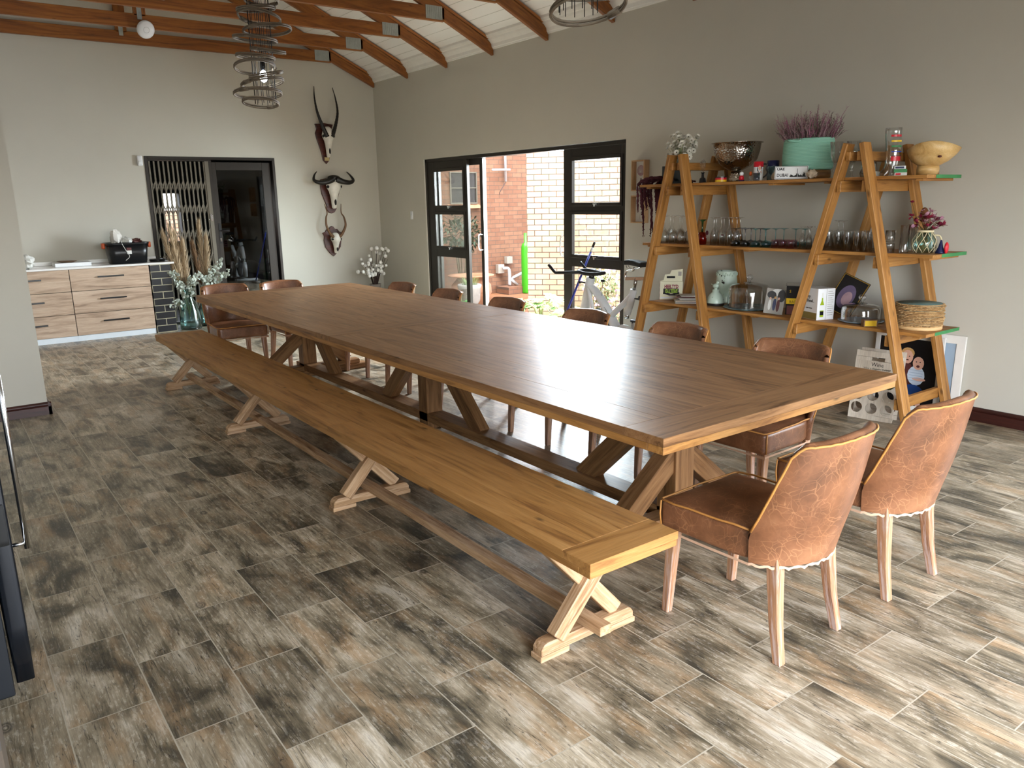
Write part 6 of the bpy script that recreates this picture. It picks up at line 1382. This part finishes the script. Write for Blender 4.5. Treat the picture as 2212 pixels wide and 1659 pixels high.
for (a, c_, z0, z1) in ((8.43, 8.455, 1.55, 2.17), (9.045, 9.07, 1.55, 2.17), (8.455, 9.045, 1.55, 1.575), (8.455, 9.045, 2.145, 2.17), (8.74, 8.76, 1.575, 2.145), (8.455, 9.045, 1.85, 1.868)): b.box(a, c_, 13.37, 13.399, z0, z1, 'x' if c_ - a > .1 else 'z')
b.build('frame', 'gate_metal', T); b = MB(o); b.box(8.455, 9.045, 13.392, 13.398, 1.575, 2.145, 'x'); b.build('pane', 'enamel_chip', T)
b = MB(o); b.prism([(8.38, 13.399, 1.54), (8.38, 13.29, 1.46), (8.38, 13.399, 1.45)], (.74, 0, 0)); b.build('brick_sill', 'terracotta', T)
T = thing('clothesline_bracket', 'white pipe bracket with wire hook high on orange brick wall', 'bracket', (9.76, 13.35, 2.2)); o = T.location
b = MB(o); b.tube([(9.76, 13.34, 1.98), (9.76, 13.34, 3.4)], .026, 10); b.build('upright', 'white_pipe', T)
b = MB(o); b.tube([(9.84, 13.30, 2.215), (9.28, 13.12, 2.20)], .024, 10); b.build('arm', 'white_pipe', T)
b = MB(o); b.tube([(9.76, 13.33, 1.98), (9.50, 13.2, 1.76), (9.50, 13.2, 1.72)], .009, 6); b.build('hook', 'twig', T)
T = thing('drain_pipes', 'white drain pipes running into brick gully below the orange wall', 'pipes', (9.7, 13.25, 0)); o = T.location
b = MB(o); b.tube(bez([(9.58, 13.25, .22), (9.69, 13.22, .21), (9.71, 13.2, .10), (9.71, 13.2, -.14)], 6), .035, 10); b.build('pipe', 'white_pipe', T)
b = MB(o); b.tube([(9.87, 13.15, -.14), (9.74, 13.18, -.01), (9.80, 13.18, .02), (10.13, 13.15, .14)], .035, 10); b.build('pipe', 'white_pipe', T)
b = MB(o); b.tube([(10.14, 13.05, .22), (10.22, 12.9, -.3)], .05, 10); b.build('pipe', 'white_pipe', T)
b = MB(o); b.box(9.50, 9.65, 13.3, 13.399, .12, .30, 'x'); b.build('outlet_box', 'card_grey', T)
b = MB(o); b.box(9.73, 9.87, 13.3, 13.399, .31, .45, 'x'); b.build('outlet_box', 'card_grey', T)
b = MB((9.8, 13.1, -.3)); b.box(9.50, 10.12, 12.95, 13.38, -.42, -.15, 'x', 0, 0); tag(b.build('brick_gully', 'brick_shaded'), 'low brick gully under the white drain pipes', 'brick gully')
T = thing('green_gas_pipe', 'bright green cylinder with thin neck at the edge of the pale brick wall', 'cylinder', (9.95, 12.95, -.3)); o = T.location
b = MB(o); b.lathe([(0, 0), (.085, 0), (.09, .03), (.09, .95), (.07, 1.02), (.03, 1.05), (.03, 1.24), (0, 1.24)], o, 20); b.build('body', 'green_pipe', T)
# pots
T = thing('terracotta_jar', 'huge round terracotta jar standing in the garden court', 'pot', (7.85, 11.85, -.3)); o = T.location
b = MB(o); b.lathe([(0, 0), (.18, 0), (.27, .10), (.37, .28), (.36, .42), (.27, .52), (.25, .55), (.42, .585), (.42, .60), (.24, .60), (.22, .54), (0, .5)], o, 40); b.build('body', 'terracotta', T)
T = thing('grey_planter', 'grey stone planter with spiky plants before the terracotta jar', 'pot', (6.95, 10.55, -.3)); o = T.location
b = MB(o); b.lathe([(0, 0), (.13, 0), (.10, .05), (.07, .14), (.10, .22), (.17, .34), (.18, .52), (.20, .58), (.18, .60), (.15, .58), (0, .5)], o, 30); b.build('body', 'grey_pot', T)
rr = random.Random(8); b = MB(o)
for i in range(60):
    a = rr.uniform(0, 2 * PI); b.leaf((6.95 + .1 * math.cos(a) * rr.random(), 10.55 + .1 * math.sin(a) * rr.random(), .24), (math.cos(a) * rr.uniform(.1, .9), math.sin(a) * rr.uniform(.1, .9), 1), (0, 0, 1), rr.uniform(.12, .26), .012)
b.build('spiky_leaves', 'olive_leaf', T)
def bush(name, label, cat, c, r, n, mat, L, w, stem='stem_brown', flowers=None, fn_=90, base=-.3):
    T = thing(name, label, cat, (c[0], c[1], base)); o = T.location; b = MB(o); bs = MB(o)
    for i in range(n):
        d = Vector((rr.gauss(0, 1), rr.gauss(0, 1), rr.gauss(0, 1))).normalized(); q = Vector(c) + Vector((d.x * r[0], d.y * r[1], d.z * r[2])) * rr.uniform(.35, 1)
        b.leaf(q, d * .5 + Vector((rr.uniform(-1, 1), rr.uniform(-1, 1), rr.uniform(-1, .6))), (0, 0, 1), L * rr.uniform(.7, 1.2), w)
    for i in range(9):
        a = rr.uniform(0, 2 * PI); bs.tube([(c[0], c[1], base), (c[0] + .3 * r[0] * math.cos(a), c[1] + .3 * r[1] * math.sin(a), c[2] - r[2] * .6), (c[0] + .7 * r[0] * math.cos(a), c[1] + .7 * r[1] * math.sin(a), c[2] + r[2] * rr.uniform(-.2, .6))], [.014, .01, .004], 6)
    b.build('leaves', mat, T); bs.build('branches', stem, T)
    if flowers:
        b = MB(o)
        for i in range(fn_):
            d = Vector((rr.gauss(0, 1), rr.gauss(0, 1), rr.gauss(.5, 1))).normalized(); q = Vector(c) + Vector((d.x * r[0], d.y * r[1], d.z * r[2])) * rr.uniform(.85, 1.08); b.disc(q, Vector((-.6, -.7, .3)), rr.uniform(.014, .024), 5)
        b.build('blossoms', flowers, T)
    return T
bush('potted_tree', 'dark leafed small tree in front of the orange brick wall', 'tree', (8.05, 12.45, 1.02), (.42, .42, .36), 520, 'leaf_dark', .12, .042)
bush('flowering_shrub', 'green shrub topped with pink blossoms behind right door panes', 'shrub', (7.35, 7.86, .42), (.27, .27, .30), 700, 'olive_leaf', .07, .018, flowers='petal_pink', fn_=60)
bush('flowering_shrub', 'low shrub with pale pink and white blossoms at foot of the pale wall', 'shrub', (7.10, 7.42, .05), (.30, .32, .28), 600, 'leaf_green', .06, .02, flowers='petal_pink', fn_=130)
def philo(c, s, label, n=16):
    T = thing('philodendron', label, 'plant', (c[0], c[1], -.3), 0, 'lobed leaf plants outside the patio door'); o = T.location; b = MB(o); bs = MB(o)
    for i in range(n):
        a = rr.uniform(0, 2 * PI); r_ = rr.uniform(.08, .30) * s; p = Vector((c[0] + r_ * math.cos(a), c[1] + r_ * math.sin(a), c[2] + rr.uniform(-.15, .12) * s)); bs.tube(bez([(c[0], c[1], -.3), (c[0] + .3 * r_ * math.cos(a), c[1] + .3 * r_ * math.sin(a), c[2] * .6), p], 4), .006, 5)
        out = Vector((math.cos(a), math.sin(a), -.1)); up = Vector((-.3, -.3, 1)); sd = out.cross(up).normalized()
        for k in range(-3, 4): b.leaf(p + out * (.05 * s * (1 - abs(k) / 4)), out * (1.1 - abs(k) * .25) + sd * k * .38, up, (.17 - .022 * abs(k)) * s, .045 * s)
    b.build('leaves', 'leaf_pale' if n % 2 else 'leaf_green', T); bs.build('stalks', 'stem_green', T)
philo((6.80, 8.55, .20), 1.0, 'lobed leaf plant in the middle of the patio door opening', 15)
philo((6.75, 9.15, .10), .8, 'lobed leaf plant at the left of the patio door opening', 12)
philo((6.95, 8.05, .10), .7, 'lobed leaf plant at the right of patio door opening, before the pale wall', 9)
philo((6.60, 10.35, .05), .7, 'lobed leaf plant below the grey planter', 12)
